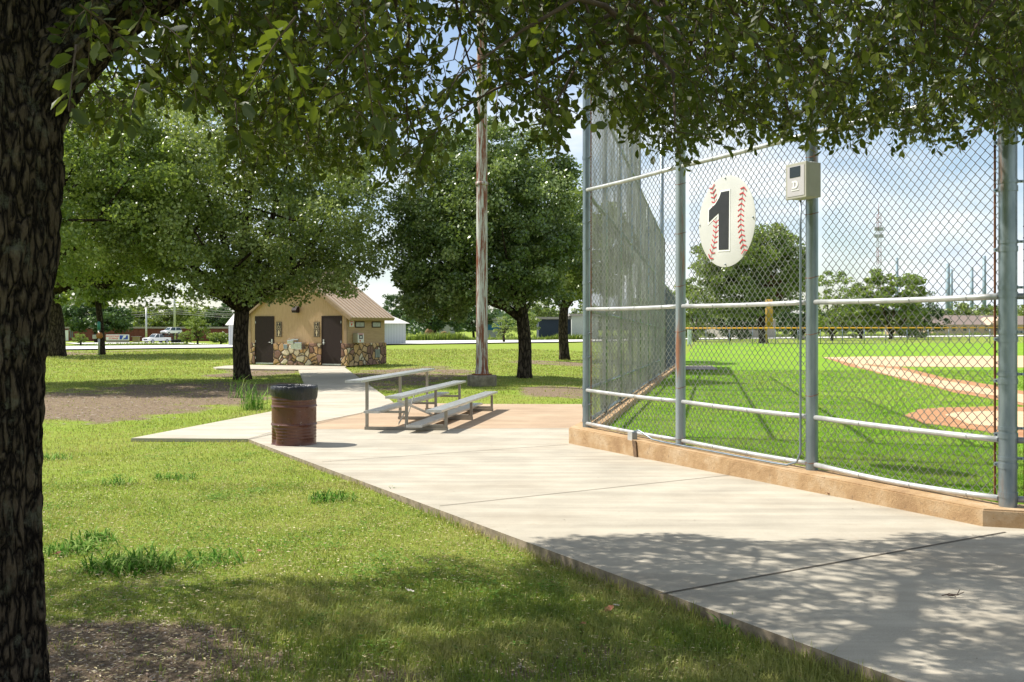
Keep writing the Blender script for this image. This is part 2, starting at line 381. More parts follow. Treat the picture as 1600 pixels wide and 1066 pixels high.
DIRT = [E(60, 440, 596, 655, 1.0), E(-60, 300, 620, 665, 1.0), E(545, 730, 574, 604, 1.05), E(815, 930, 603, 622, .95), E(800, 930, 565, 571, 1.0),
        (-2.2, 5.0, .95, .8, 1.05), (-1.1, 4.75, .8, .6, .9), (-1.6, 3.0, 3, 1.4, 1.0), E(60, 230, 548, 556, .7), E(350, 470, 574, 590, .9),
        (0.4, 5.0, .8, .4, .8), (-2.4, 6.6, .5, .5, .7)]
# the strip of soil along the slab edge
angs = np.concatenate([np.linspace(-35, 35, 330), np.linspace(36.5, 323.5, 110)]); angs = np.sort(angs)
dist = np.concatenate([[.05, 1, 2, 3], np.geomspace(3.6, 60, 330), np.geomspace(62, 4000, 90)])
AA, DD = np.meshgrid(np.radians(angs), dist)
X = np.sin(AA)*DD; Y = np.cos(AA)*DD
Z = out_z(X, Y)
near = np.clip(1-DD/25, 0, 1)
Z = Z + near*.018*(fbm(X*3, Y*3, 0, 5, 3)-.5)
na = len(angs); nd = len(dist)
idx = np.arange(na*nd).reshape(nd, na); nx = np.roll(idx, -1, axis=1)
Fq = np.stack([idx[:-1].ravel(), idx[1:].ravel(), nx[1:].ravel(), nx[:-1].ravel()], 1)
gr = fast_mesh('ground', np.stack([X.ravel(), Y.ravel(), Z.ravel()], 1), Fq[:, ::-1], M['lawn'], smooth=True)
a = gr.data.attributes.new('dirt', 'FLOAT', 'POINT'); a.data.foreach_set('value', dirt_mask(X, Y).ravel().astype(np.float32)); tag(gr, kind='structure')

# playing field behind the backstop
fpoly = [(DX, DY), (AX, AY)] + [(AX+.2005*(y-AY), y) for y in (30, 60, 90, 122)] + [(110, 124), (110, 7), (DX+6, DY-1.2)]
fld = sheet('field', fpoly, lambda x, y: float(field_z(y)) + .0, M['turf'], step=2.5); tag(fld, kind='structure')
def fxy(pts): return [tuple(G(a_, b_, mode='field')[:2]) for a_, b_ in pts]
def wob(pts, n=6, amp=.25, sd=0):
    r = []; rnd = random.Random(sd)
    for i in range(len(pts)):
        p = Vector((*pts[i], 0)); q = Vector((*pts[(i+1) % len(pts)], 0))
        for k in range(n): 
            t = k/n; s_ = p.lerp(q, t); j = (q-p).normalized(); nn_ = Vector((-j.y, j.x, 0))
            s_ = s_ + nn_*rnd.uniform(-amp, amp)*(0 if k == 0 else 1); r.append((s_.x, s_.y))
    return r
bp = fxy([(1284, 558.5), (1400, 571), (1469, 589), (1561, 603.5), (1700, 629), (1800, 655), (1700, 662), (1561, 626), (1495, 615), (1443, 602), (1380, 586), (1348, 577), (1301, 563.5)])
sheet('basepath_edge', wob(bp, 4, .12, 1), lambda x, y: float(field_z(y)), M['dirt_edge'], lift=.006, step=3)
bi = fxy([(1310, 562), (1400, 577), (1469, 594.5), (1561, 610), (1700, 637), (1790, 655), (1700, 655), (1561, 621.5), (1495, 610.5), (1443, 598.5), (1380, 583.5), (1340, 572)])
sheet('basepath', wob(bi, 4, .12, 2), lambda x, y: float(field_z(y)), M['dirt'], lift=.014, step=3)
ip = fxy([(1284, 558.5), (1360, 557.5), (1600, 556), (2100, 555), (2100, 577), (1600, 574.5), (1500, 573.6), (1400, 573), (1340, 569)])
sheet('infield', wob(ip, 5, .4, 3), lambda x, y: float(field_z(y)), M['dirt'], lift=.010, step=4)
ie = fxy([(1200, 554.5), (1284, 556.5), (1360, 556.2), (1600, 554.6), (2100, 553), (2100, 555.5), (1600, 556.6), (1340, 558.5)])
hp = fxy([(1409, 649.5), (1430, 641.5), (1470, 637), (1560, 635), (1640, 638), (1720, 650), (1725, 672), (1660, 686), (1600, 686), (1561, 679), (1500, 670), (1440, 661)])
sheet('home_circle_edge', wob(hp, 5, .08, 4), lambda x, y: float(field_z(y)), M['dirt_edge'], lift=.006, step=2)
hi = fxy([(1476, 650), (1500, 644.5), (1560, 643), (1640, 645), (1690, 655), (1690, 668), (1640, 676), (1561, 668), (1510, 662.5)])
sheet('home_circle', wob(hi, 5, .08, 5), lambda x, y: float(field_z(y)), M['dirt'], lift=.012, step=2)
pd = fxy([(1070, 578.5), (1122, 578.5), (1113, 572.5), (1068, 572.5)])
sheet('dugout_pad', pd, lambda x, y: float(field_z(y)), plain('pad_concrete', (.3, .25, .24), .9), lift=.03, step=5)
for n_ in ('basepath_edge', 'basepath', 'infield', 'home_circle_edge', 'home_circle', 'dugout_pad'): tag(bpy.data.objects[n_], kind='structure')

# concrete slab, tan slab, walk
def sxy(pts): return [tuple(G(a_, b_, mode='slab')[:2]) for a_, b_ in pts]
e0 = G(388, 686, mode='slab'); e1 = G(1339, 1037, mode='slab'); ed = (e1-e0); ed = ed/ed.y
def edge_at(y): return (e0.x + ed.x*(y-e0.y), y)
kf = lambda t, off: (AX + DV.x*t + NV.x*off, AY + DV.y*t + NV.y*off)
j1 = sxy([(438, 671)])[0]; j2 = sxy([(905, 669)])[0]
slab_poly = [edge_at(-1.5), tuple(e0[:2]), j1, j2, (AX, AY), kf(FL, 0), (DX+EV.x*9, DY+EV.y*9), (14, -1.5)]
sz = lambda x, y: float(slab_z(y))
tag(sheet('slab', slab_poly, sz, M['slab'], thick=.16, step=1.5), kind='structure')
bpy.data.objects['slab'].data.materials.append(M['slabside'])
for p in bpy.data.objects['slab'].data.polygons:
    if abs(p.normal.z) < .5: p.material_index = 1
tan_poly = [j1] + sxy([(566, 645), (615, 629), (760, 631)]) + [tuple(G(909, 631.2, mode='slab')[:2]), (AX+.05, AY), j2]
tag(sheet('tan_slab', tan_poly, sz, M['tan'], thick=.12, lift=-.004, step=1.5), kind='structure')
walk_poly = sxy([(205, 685), (422, 643.5), (474, 632), (484, 622), (477, 603), (466, 577.5), (537.5, 573.5), (615, 629), (566, 645)]) + [j1] + sxy([(388, 686)])
tag(sheet('walk', walk_poly, sz, M['walk'], thick=.12, lift=.003, step=1.5), kind='structure')
apron = sxy([(333, 574.3), (352, 571.8), (392, 570.5), (541, 572.8), (537.5, 575), (464, 578), (338, 576)])
tag(sheet('apron', apron, sz, M['walk'], thick=.12, lift=.009, step=2), kind='structure')
def joint(a_, b_, wd=.012, z=.004):
    p, q = (Vector((*s, 0)) for s in sxy([a_, b_])); d = (q-p).normalized(); n = Vector((-d.y, d.x, 0))*wd/2
    return [tuple((p+n)[:2]), tuple((q+n)[:2]), tuple((q-n)[:2]), tuple((p-n)[:2])]
jb = []
for k, (a_, b_) in enumerate([((503, 722), (888, 695)), ((687, 791), (1180, 738.5)), ((1031, 929), (1571, 832)), ((389, 687), (566, 645.5)), ((440, 671), (893, 670))]):
    tag(sheet('slab_joint', joint(a_, b_, (.012, .012, .02, .018, .012)[k]), sz, M['joint'], lift=.009 if k == 3 else .004, step=.8), kind='structure')
# kerb under the backstop (its own height, sloping away along the wing)
kb = bmesh.new()
def ribbon(path, zt, zb, name, mat):
    """path: list of (left xy, right xy) ; closed box section"""
    bm = bmesh.new(); rows = []
    for (l_, r_), t_ in zip(path, zt):
        rows.append([bm.verts.new((l_[0], l_[1], zb)), bm.verts.new((l_[0], l_[1], t_)), bm.verts.new((r_[0], r_[1], t_)), bm.verts.new((r_[0], r_[1], zb))])
    for a_, b_ in zip(rows, rows[1:]):
        for k in range(4): bm.faces.new([a_[k], a_[(k+1) % 4], b_[(k+1) % 4], b_[k]])
    bm.faces.new(rows[0][::-1]); bm.faces.new(rows[-1])
    bmesh.ops.recalc_face_normals(bm, faces=bm.faces); es = [e for e in bm.edges if e.calc_face_angle(0) > .6 and min(v.co.z for v in e.verts) > zb+.1]
    bmesh.ops.bevel(bm, geom=es, offset=.014, segments=2, affect='EDGES')
    me = bpy.data.meshes.new(name); bm.to_mesh(me); bm.free(); me.materials.append(mat); o = bpy.data.objects.new(name, me); COL.objects.link(o); return o
KO, KI = .27, .10
def wing_pt(t, off): return (AX + WV.x*t + (-WV.y)*off, AY + WV.y*t + WV.x*off)   # off > 0 is the outer (left) side
# mitre corners
ao = Vector((.874, 14.62)); 
path = []; zt = []
nseg = 26
WL = 37.9
for i in range(nseg+1):
    t = WL*(1-i/nseg)
    if i == nseg: break
    path.append((wing_pt(t, .2), wing_pt(t, -.17))); zt.append(.15-.0139*max(0, WV.y*t))
corner_o = (AX + NV.x*KO - DV.x*.06, AY + NV.y*KO - DV.y*.06); corner_i = (AX + .16, AY+.02)
path.append((corner_o, corner_i)); zt.append(.15)
for i in range(1, 14):
    t = FL*i/14; j = .006*math.sin(i*2.1)
    path.append((kf(t, KO+j), kf(t, -KI))); zt.append(.15)
path.append(((DX+NV.x*KO*.95-EV.x*.03, DY+NV.y*KO-.0), (DX+.02, DY+.13))); zt.append(.15)
ex = lambda t, off: (DX+EV.x*t - WV.x*off, DY+EV.y*t - WV.y*off)
for t in (.6, 2.4, 5, 9): path.append((ex(t, .29), ex(t, -.12))); zt.append(.15)
tag(ribbon(path, zt, -.8, 'kerb', M['kerb']), kind='structure')
# dark drain notch stain in the kerb face
pN = kf(2.05, KO+.004)

# ------------------------------------------------------------------ backstop fence
bf = thing('backstop_fence', 'tall grey chain-link backstop with steel posts and rails standing on the tan kerb', 'fence', (AX, AY, .15))
base = Vector((AX, AY, .15))
def chain(name, o, d, length, zb, ztop, pitch=.095, r=.0037, parent=None, slope=0.0, seed=0, bulge=.03, origin=base):
    """woven zigzag wires; o, d: start and direction on the ground plane"""
    h = pitch/2; nw = int(length/h)-1; nj = int((ztop-zb)/h)
    I, J = np.meshgrid(np.arange(nw), np.arange(nj+1), indexing='ij')
    par = (I+J) % 2; u = (I+par)*h + h*.5; z = zb + J*h
    off = np.where(par == 1, 1, -1)*r*1.1 + bulge*(vnoise(u*.6+seed*9, z*.6, 0, seed)-.5)*2 + .012*(vnoise(u*2.5, z*2.5, 1, seed)-.5)
    low = np.clip(1-(z-zb)/.25, 0, 1); off = off + low*.05*(vnoise(u*2.2, 0*u, 3, seed)-.3)
    u2 = u + .012*(vnoise(u*1.7, z*1.3, 2, seed+3)-.5); z2 = z + .02*(vnoise(u*1.1, z*.9, 5, seed+4)-.5) + slope*u
    dx, dy = d.x, d.y; nxv, nyv = -d.y, d.x
    V = []
    for k in range(3):
        a_ = 2*math.pi*k/3 + .5; du = r*1.5*math.cos(a_); do = r*1.15*math.sin(a_)
        V.append(np.stack([o[0]-origin.x + dx*(u2+du) + nxv*(off+do), o[1]-origin.y + dy*(u2+du) + nyv*(off+do), z2-origin.z], -1))
    V = np.stack(V, 2)      # nw, nj+1, 3, 3
    base_i = (np.arange(nw)[:, None]*(nj+1) + np.arange(nj)[None, :])*3
    Fs = []
    for k in range(3):
        k2 = (k+1) % 3
        Fs.append(np.stack([base_i+k, base_i+k2, base_i+3+k2, base_i+3+k], -1).reshape(-1, 4))
    return fast_mesh(name, V.reshape(-1, 3), np.concatenate(Fs), M['wire'], smooth=True, parent=parent)
RAILS = (.21, .70, 1.896, 3.655, 5.39, 7.12)
FP = [0.0]
pB = (7.976*1.2507/1, ) 
for px in (1065.5, 1271.0):
    k = (px-CX)/F; # intersect the view ray with the fence line
    t = (k*AY - AX)/(DV.x - k*DV.y); FP.append(t)
FP.append(FL)
TOP = 7.2
def P3(t, off=0.0, z=0.0): return Vector((AX+DV.x*t+NV.x*off, AY+DV.y*t+NV.y*off, z)) - base
def post(x, y, zb, zt_, r, mat, cap=True, n=18):
    m_ = MB(); m_.tube([(x, y, zb), (x, y, zt_)], r, n)
    if cap: m_.tube([(x, y, zt_), (x, y, zt_+.03), (x, y, zt_+.07)], [r*1.12, r*1.1, r*.4], n)
    return m_.build('post', mat, bf, 40)
def ring(x, y, z, r, h=.045, tail=None, name='clamp', parent=None, mat=None):
    m_ = MB(); m_.tube([(x, y, z-h/2), (x, y, z+h/2)], r+.006, 18)
    if tail: 
        tx, ty = tail; Mx = Matrix.Translation((x, y, z)) @ Matrix.Rotation(math.atan2(ty, tx), 4, 'Z')
        m_.box(r-.01, r+.055, -.009, .009, -h*.35, h*.35, Mx); m_.tube([Mx @ Vector((r+.035, -.03, 0)), Mx @ Vector((r+.035, .03, 0))], .009, 8)
    return m_.build(name, mat or M['galv'], parent, 40)
posts = []
for k, t in enumerate(FP):
    p = P3(t, .02 if 0 < k < 3 else 0)
    q = post(p.x, p.y, -.02, TOP, .0725 if k == 3 else .063, M['galv_rust'] if k == 1 else M['galv']); posts.append(q)
    rr = .0725 if k == 3 else .063
    if k in (1, 2):
        zt_ = .35
        for zz in [.12, .78, 1.45, 2.05, 2.72, 3.3, 4.1, 4.8, 5.6]:
            zz += random.uniform(-.06, .06)
            if k == 2 and 2.75 < zz < 3.2: continue
            m_ = MB(); m_.tube([(p.x-.07, p.y, zz-.012), (p.x-.03, p.y-.065, zz-.016), (p.x+.03, p.y-.065, zz), (p.x+.072, p.y+.0, zz+.014)], .0035, 6)
            m_.build('wire_tie', M['rust'], q)
    else:
        for zz in [.06, .3, .55, 1.0, 1.35, 1.72, 2.1, 2.6, 3.0, 3.5, 3.95, 4.6, 5.2, 5.9, 6.5]:
            ring(p.x, p.y, zz+.04, rr, tail=(DV.x if k == 0 else -DV.x, DV.y if k == 0 else -DV.y) if zz not in (.06,) else None, parent=q)
            if k == 3 and zz > .1: ring(p.x, p.y, zz+.1, rr, .03, tail=(EV.x, EV.y), parent=q)
# tension bars beside the corner posts
for (t, off, d_) in ((0.125, 0, 1), (FL-.125, 0, 1)):
    p = P3(t, off); m_ = MB(); m_.box(p.x-.008, p.x+.008, p.y-.005, p.y+.005, .03, TOP-.1); m_.build('tension_bar', M['rust'], bf)
pe = Vector((DX+EV.x*.13, DY+EV.y*.13, 0))-base; MB().box(pe.x-.008, pe.x+.008, pe.y-.005, pe.y+.005, -.05+.09, TOP-.1).build('tension_bar', M['rust'], bf)
for k in range(3):
    t0, t1 = FP[k], FP[k+1]
    for ri, z in enumerate(RAILS):
        a_ = P3(t0+.06, .028, z-.0); b_ = P3(t1-.06, .028, z-.0)
        a_.z = b_.z = z - base.z
        n = 7; pts = [a_.lerp(b_, i/n) for i in range(n+1)]
        sag = (.03 if ri == 0 and k == 2 else .008)
        for i, q in enumerate(pts): q.z -= sag*math.sin(math.pi*i/n)
        o = MB().tube(pts, .0265, 14).build('rail', M['rail'], bf)
        if z < 6:
            for i in range(2, 8, 2):
                q = pts[min(i, n)] if i < n else pts[n-1]; d_ = DV*.01
                MB().tube([q-d_*.5, q+d_*.5], .0315, 10).build('wire_tie', M['rail'], o)
    chain('chain_link', P3(t0+.09, -.012)+base, DV, t1-t0-.1, .20, 7.1, parent=bf, seed=k)
# left wing
slope_w = -.0139*WV.y
def W3(t, z): return Vector((AX+WV.x*t, AY+WV.y*t, z + slope_w*t)) - base
secs = [(0, 11.35, 7.12, 5), (11.35, 25.1, 5.39, 4), (25.1, 38.0, 3.655, 3)]
for si, (t0, t1, zt_, nr) in enumerate(secs):
    n = max(2, round((t1-t0)/3.2))
    for i in range(n):
        ta, tb = t0+(t1-t0)*i/n, t0+(t1-t0)*(i+1)/n
        chain('chain_link', W3(ta, 0)+base+Vector((0, 0, 0)), WV, tb-ta, .19+slope_w*ta, zt_+slope_w*ta, parent=bf, slope=slope_w, seed=10+si*7+i, r=.002, bulge=.012)
        for z in RAILS[:nr+1] if si == 0 else RAILS[:nr+1]:
            if z > zt_+.01: continue
            a_, b_ = W3(ta+.03, z), W3(tb-.03, z); off = Vector((-WV.y, WV.x, 0))*.03
            MB().tube([a_+off, b_+off], .034, 8).build('rail', M['galv'], bf)
        p = W3(tb, 0); m_ = MB(); m_.tube([(p.x-.03, p.y, -.05+slope_w*tb), (p.x-.03, p.y, zt_-base.z+slope_w*tb+.05)], .045, 10); m_.build('post', M['galv'], bf)
# back panel beyond the corner post
for z in RAILS:
    a_ = Vector((DX+EV.x*.07, DY+EV.y*.07, z))-base; b_ = Vector((DX+EV.x*5, DY+EV.y*5, z))-base
    MB().tube([a_, b_], .0265, 10).build('rail', M['rail'], bf)
chain('chain_link', Vector((DX+EV.x*.1, DY+EV.y*.1, 0)), EV, 4.8, .2, 7.1, parent=bf, seed=40)
for t in (2.45, 4.9):
    post(DX+EV.x*t-base.x, DY+EV.y*t-base.y, -.02, TOP, .06, M['galv'])
# wind screen on the last wing section and the dugout wall behind it
ws = MB(); a_, b_ = W3(25.2, .3), W3(37.6, .3)
for (q0, q1) in ((0, 1),):
    n = 30; off = Vector((-WV.y, WV.x, 0)); vs = []
    for i in range(n+1):
        p = a_.lerp(b_, i/n) - off*(.05+.012*math.sin(i*1.7)); vs.append((ws.bm.verts.new(p), ws.bm.verts.new(p+Vector((0, 0, 3.2))), ws.bm.verts.new(p+Vector((0, 0, 3.2))+off*.006), ws.bm.verts.new(p+off*.006)))
    for x_, y_ in zip(vs, vs[1:]):
        for k in range(4): ws.bm.faces.new([x_[k], x_[(k+1) % 4], y_[(k+1) % 4], y_[k]])
ws.build('windscreen', plain('windscreen_cloth', (.07, .085, .11), .85, var=.2, scale=3), bf)
# dark drain notch broken into the kerb face beside the junction box
pn = P3(1.78, KO+.012)+base; nm = MB(); Mx = Matrix.Translation((pn.x, pn.y, .02)) @ Matrix.Rotation(math.atan2(DV.y, DV.x), 4, 'Z')
nm.prism([(-.05, .13), (.035, .13), (.05, .05), (.075, -.12), (.0, -.12), (-.02, .0)], -.004, .012, Mx @ Matrix.Rotation(rad(90), 4, 'X')); tag(nm.build('kerb_stain', plain('damp_stain', (.14, .085, .045), .9, var=.4, scale=20)), kind='structure')
# tall thin post standing behind the wing
tp = G(1034, 577, mode='field')
lp0 = thing('field_light_post', 'slim grey steel post rising behind the stepped left wing of the backstop', 'post', (tp.x, tp.y, tp.z))
MB().tube([(0, 0, -.1), (0, 0, 12)], [.12, .09], 12).build('pole', M['galv'], lp0)
MB().tube([(0, 0, 12), (0, 0, 12.15)], [.1, .04], 12).build('cap', M['galv'], lp0)

# ------------------------------------------------------------------ baseball number sign
kS = (1141-CX)/F; tS = (kS*AY-AX)/(DV.x-kS*DV.y); pS = P3(tS, .06)+base
zS = EYE - (346-HY)/F*pS.y
FM = Matrix.Rotation(math.atan2(DV.y, DV.x), 4, 'Z') @ Matrix.Rotation(rad(90), 4, 'X')    # local x along fence, y up, z towards the camera
sg = thing('field_number_sign', 'round white baseball sign with red stitching and a black number 1, wired to the chain-link', 'sign', tuple(pS[:2])+(zS,))
RS = 143/F*pS.y/2
m_ = MB(); prof = [(0.001, .012), (RS*.6, .0115), (RS*.93, .007), (RS, .0), (RS*.995, -.006), (0.001, -.006)]
m_.lathe(prof, 72, FM)
mm = NT('sign_white', .45, 0, .4); vv = mm.coord(); mm.col(mm.ramp(mm.noise(vv, 3, 4), [(.3, (.5, .5, .47)), (.7, (.57, .57, .54))])); m_.build('disc', mm.m, sg, 40)
one = [(-.134, .653), (.15, .65), (.13, -.624), (-.222, -.61), (-.222, .204), (-.41, .116), (-.583, .03), (-.574, .303), (-.343, .41), (-.2, .54)]
cxo = sum(p[0] for p in one)/len(one)
def outset(pts, d):
    r = []; n = len(pts); ar = sum(pts[i][0]*pts[(i+1) % n][1]-pts[(i+1) % n][0]*pts[i][1] for i in range(n)); sg_ = 1 if ar > 0 else -1
    for i in range(n):
        p, c, q = (Vector(pts[(i+k) % n]) for k in (-1, 0, 1)); a_ = (c-p).normalized(); b_ = (q-c).normalized()
        na_ = Vector((a_.y, -a_.x))*sg_; nb_ = Vector((b_.y, -b_.x))*sg_; m__ = (na_+nb_); m__ = m__/max(.3, m__.length_squared)*2
        r.append(tuple(c+m__*d))
    return r
one = [(x*RS, y*RS) for x, y in one]
MB().prism(outset(one, .02), .0125, .0155, FM).build('number_outline', plain('sign_trim', (.8, .8, .78), .5, var=.03), sg)
MB().prism(one, .016, .019, FM).build('number', plain('sign_black', (.018, .018, .02), .45, var=.2), sg)
ml = MB()
def seam(fn, skip=None, up_=1, nm='stitching'):
    ms = MB(); pts = []
    for i in range(19):
        s = -1+2*i/18; x = fn(s); 
        if x*x+s*s*.96 > .97: continue
        pts.append((x, s))
        if skip and skip[0] < s < skip[1]: continue
        dxs = (fn(s+.02)-fn(s-.02))/.04; ang = math.atan2(1, dxs) - math.pi/2
        for sd in (-1, 1):
            up = .5*up_
            Mx = FM @ Matrix.Translation((x*RS, s*RS, .0128)) @ Matrix.Rotation(ang + sd*(up), 4, 'Z')
            ms.box(min(0, sd*.062)*1.0, max(0, sd*.062), -.0058, .0058, 0, .003, Mx)
    ms.build(nm, M['stitch'], sg)
    for (x0, y0), (x1, y1) in zip(pts, pts[1:]):
        d_ = Vector((x1-x0, y1-y0)); Mx = FM @ Matrix.Translation((x0*RS, y0*RS, .0124)) @ Matrix.Rotation(math.atan2(d_.y, d_.x), 4, 'Z')
        ml.box(0, d_.length*RS, -.002, .002, 0, .002, Mx)
M['stitch'] = plain('stitch_red', (.5, .02, .03), .5)
seam(lambda s: .54 + .24*s*s, up_=-1); seam(lambda s: -.33 - .42*(s+.06)**2 if s < 0 else -.33-.22*s*s, (.0, .30), 1)
ml.build('seam', plain('seam_dark', (.16, .12, .11), .6), sg)
for px_, py_ in ((0, .97), (0, -.97), (.97, 0), (-.97, 0)):
    MB().lathe([(.001, .016), (.008, .015), (.01, .0)], 10, FM @ Matrix.Translation((px_*RS*.97, py_*RS*.97, .004))).build('bolt', M['galv'], sg)

# ------------------------------------------------------------------ control box on the third post
kC = (1250-CX)/F; tC = (kC*AY-AX)/(DV.x-kC*DV.y); 
pC = P3(FP[2]+.04, .17)+base; zC = EYE-(283.5-HY)/F*pC.y
cb = thing('control_box', 'beige weatherproof box with a dark window and white letter D, strapped to a fence post', 'electrical box', (pC.x, pC.y, zC))
bw, bh, bd = .30, .355, .2
mb_ = plain('box_beige', (.36, .35, .29), .5, var=.06); mp_ = plain('box_panel', (.45, .43, .44), .5, var=.04); 
MB().box(-bw/2, bw/2, -bh/2, bh/2, -bd/2, bd/2-.035, FM, .008).build('housing', mb_, cb)
MB().box(-bw/2-.006, bw/2+.006, -bh/2-.006, bh/2+.006, bd/2-.033, bd/2, FM, .007).build('door', mb_, cb)
dr = bpy.data.objects['door']
MB().box(-bw/2+.025, bw/2-.02, -bh/2+.02, bh/2-.025, bd/2+.0005, bd/2+.004, FM).build('panel', mp_, dr)
MB().box(-.085, .075, .035, .145, bd/2+.0045, bd/2+.007, FM, .002).build('window', plain('box_glass', (.012, .02, .02), .12, var=.1), dr)
Dm = FM @ Matrix.Translation((-.0, -.04, bd/2+.006))
mwh = plain('marking_white', (.75, .75, .73), .6, var=.02)
dsh = MB()
dsh.box(-.05, -.0, .022, .04, 0, .002, Dm); dsh.box(-.05, -.0, -.04, -.022, 0, .002, Dm); dsh.box(-.035, -.015, -.03, .03, 0, .0015, Dm)
for i in range(10):
    a0 = -math.pi/2+math.pi*i/10; a1 = a0+math.pi/10; q = [(.018*math.cos(a0)+.0, .021*math.sin(a0)), (.042*math.cos(a0), .04*math.sin(a0)), (.042*math.cos(a1), .04*math.sin(a1)), (.018*math.cos(a1), .021*math.sin(a1))]
    dsh.prism(q, 0, .0025, Dm)
dsh.build('logo', mwh, dr)
for i in range(9): pass
MB().box(-.06, .055, -.004, .004, 0, .002, FM @ Matrix.Translation((0, -.098, bd/2+.006))).build('lettering', mwh, dr)
MB().box(-.12, .12, bh/2+.0, bh/2+.012, -.06, .0, FM, .004).build('top_bracket', M['rail'], cb)
# conduit: box on kerb -> along the kerb -> up the post -> control box
jb0 = P3(1.62, .20)+base
eb = thing('junction_box', 'small grey conduit box on the kerb beside the second fence post', 'electrical box', (jb0.x, jb0.y, .175))
MB().box(-.05, .05, -.07, .07, -.03, .05, FM, .008).build('body', M['galv'], eb)
MB().box(-.056, .056, -.076, .076, .051, .058, FM, .004).build('cover', M['rail'], eb)
c0 = P3(FP[2]-.085, .06)+base
pts = [P3(1.69, .17)+base+Vector((0, 0, .14)), P3(1.8, .12)+base+Vector((0, 0, .20)), P3(1.98, .1)+base+Vector((0, 0, .17))]
pts = [Vector((q.x, q.y, z)) for q, z in ((P3(1.62, .19)+base, .25), (P3(1.70, .17)+base, .27), (P3(1.82, .15)+base, .23), (P3(2.0, .15)+base, .18))]
for i in range(8): q = P3(2.3+i*(FP[2]-2.75)/7, .15)+base; pts.append(Vector((q.x, q.y, .172)))
q = P3(FP[2]-.25, .14)+base; pts.append(Vector((q.x, q.y, .175))); q = P3(FP[2]-.12, .12)+base; pts.append(Vector((q.x, q.y, .22)))
for z in (.32, .8, 1.4, 2.0, 2.6, zC-bh/2): q = P3(FP[2]-.1, .085)+base; pts.append(Vector((q.x, q.y, z)))
cdt = MB().tube([Vector(p) for p in pts], .012, 10).build('conduit', M['galv']); tag(cdt, 'thin grey conduit running along the kerb and up the post to the beige box', 'conduit')

# ------------------------------------------------------------------ drum
d0 = G(459.5, 694, mode='slab')
dr_ = thing('trash_drum', 'dented brown steel drum lined with a black bag at the corner of the slab', 'trash can', (d0.x, d0.y, d0.z))
R = .322
bmn = MB(); prof = []
for i in range(91):
    z = .815*i/90; r = R
    for zc in (.30, .565): r += .013*math.exp(-((z-zc)/.011)**2)
    if z < .3 and z > .05: r += .002*math.sin((z-.05)*2*math.pi/.045)*(1 if z > .08 else 0)
    if z > .62: r += .003*math.sin((z-.6)*2*math.pi/.05)
    if z < .012: r += .008
    prof.append((r, z))
bmn.lathe(prof, 72)
for v in bmn.bm.verts:      # dents
    a = math.atan2(v.co.y, v.co.x); z = v.co.z
    for (ac, zc, wa, wz, dd) in ((-2.55, .1, .22, .14, .055), (-1.2, .14, .45, .1, .012), (-1.9, .42, .5, .16, .008), (-.6, .05, .5, .05, .012)):
        g_ = math.exp(-(((a-ac+math.pi) % (2*math.pi)-math.pi)/wa)**2-((z-zc)/wz)**2)*dd; l_ = math.hypot(v.co.x, v.co.y)
        v.co.x *= 1-g_/l_; v.co.y *= 1-g_/l_
mm = NT('brown_enamel', .28, 0, .5); vv = mm.coord(); c = mm.ramp(mm.noise(vv, 5, 6, .6), [(.3, (.075, .024, .013)), (.7, (.115, .038, .021))])
c = mm.mix(mm.ramp(mm.noise(vv, 22, 3, .5), [(.715, 0.0), (.72, 1.0)]), c, (.6, .55, .5)); c = mm.mix(mm.ramp(mm.noise(vv, 3, 8, .7), [(.6, 0.0), (.7, .6)]), c, (.16, .07, .035)); mm.col(c)
mm.l(mm.ramp(mm.noise(vv, 12, 5), [(.3, .22), (.7, .42)]), mm.b.inputs['Roughness'])
bmn.build('barrel', mm.m, dr_, 50)
bg_ = MB(); rows = []
n = 120; rings = []
for j, (r, z) in enumerate([(.20, .45), (.24, .62), (.285, .80), (.31, .86), (.325, .878), (.338, .868), (.343, .83), (.342, .78), (.338, .74), (.333, .70)]):
    row = []
    for k in range(n):
        a = 2*math.pi*k/n; fold = (float(vnoise(math.cos(a)*9+j*.25, math.sin(a)*9, j*.35, 3))-.5)*1.6+(float(vnoise(math.cos(a)*22+j*.5, math.sin(a)*22, j*.2, 5))-.5)*.8
        amp = (.004, .004, .006, .006, .005, .004, .006, .007, .008, .006)[j]
        hem = (.02*math.sin(a*2+.7)-.02*math.sin(a+1.2)+.01*(float(vnoise(math.cos(a)*5, math.sin(a)*5, 0, 8))-.5)) if j >= 8 else (.012*math.sin(a*2+.7) if j == 7 else 0)
        zz = z+hem+(.01*(float(vnoise(math.cos(a)*5, math.sin(a)*5, 2, 8))-.5) if 2 < j < 6 else 0)
        row.append(bg_.bm.verts.new(((r+fold*amp)*math.cos(a), (r+fold*amp)*math.sin(a), zz-.015)))
    rings.append(row)
for a_, b_ in zip(rings, rings[1:]):
    for k in range(n): f = bg_.bm.faces.new([a_[k], a_[(k+1) % n], b_[(k+1) % n], b_[k]]); f.smooth = True
mm = NT('black_bag', .3, 0, .5); mm.col((.01, .01, .012)); vv = mm.coord((1, 1, .3), rot=(0, .3, 0)); mm.bump(mm.noise(vv, 26, 4, .6, 1.2), .7, .02)
bg_.build('bag', mm.m, dr_)

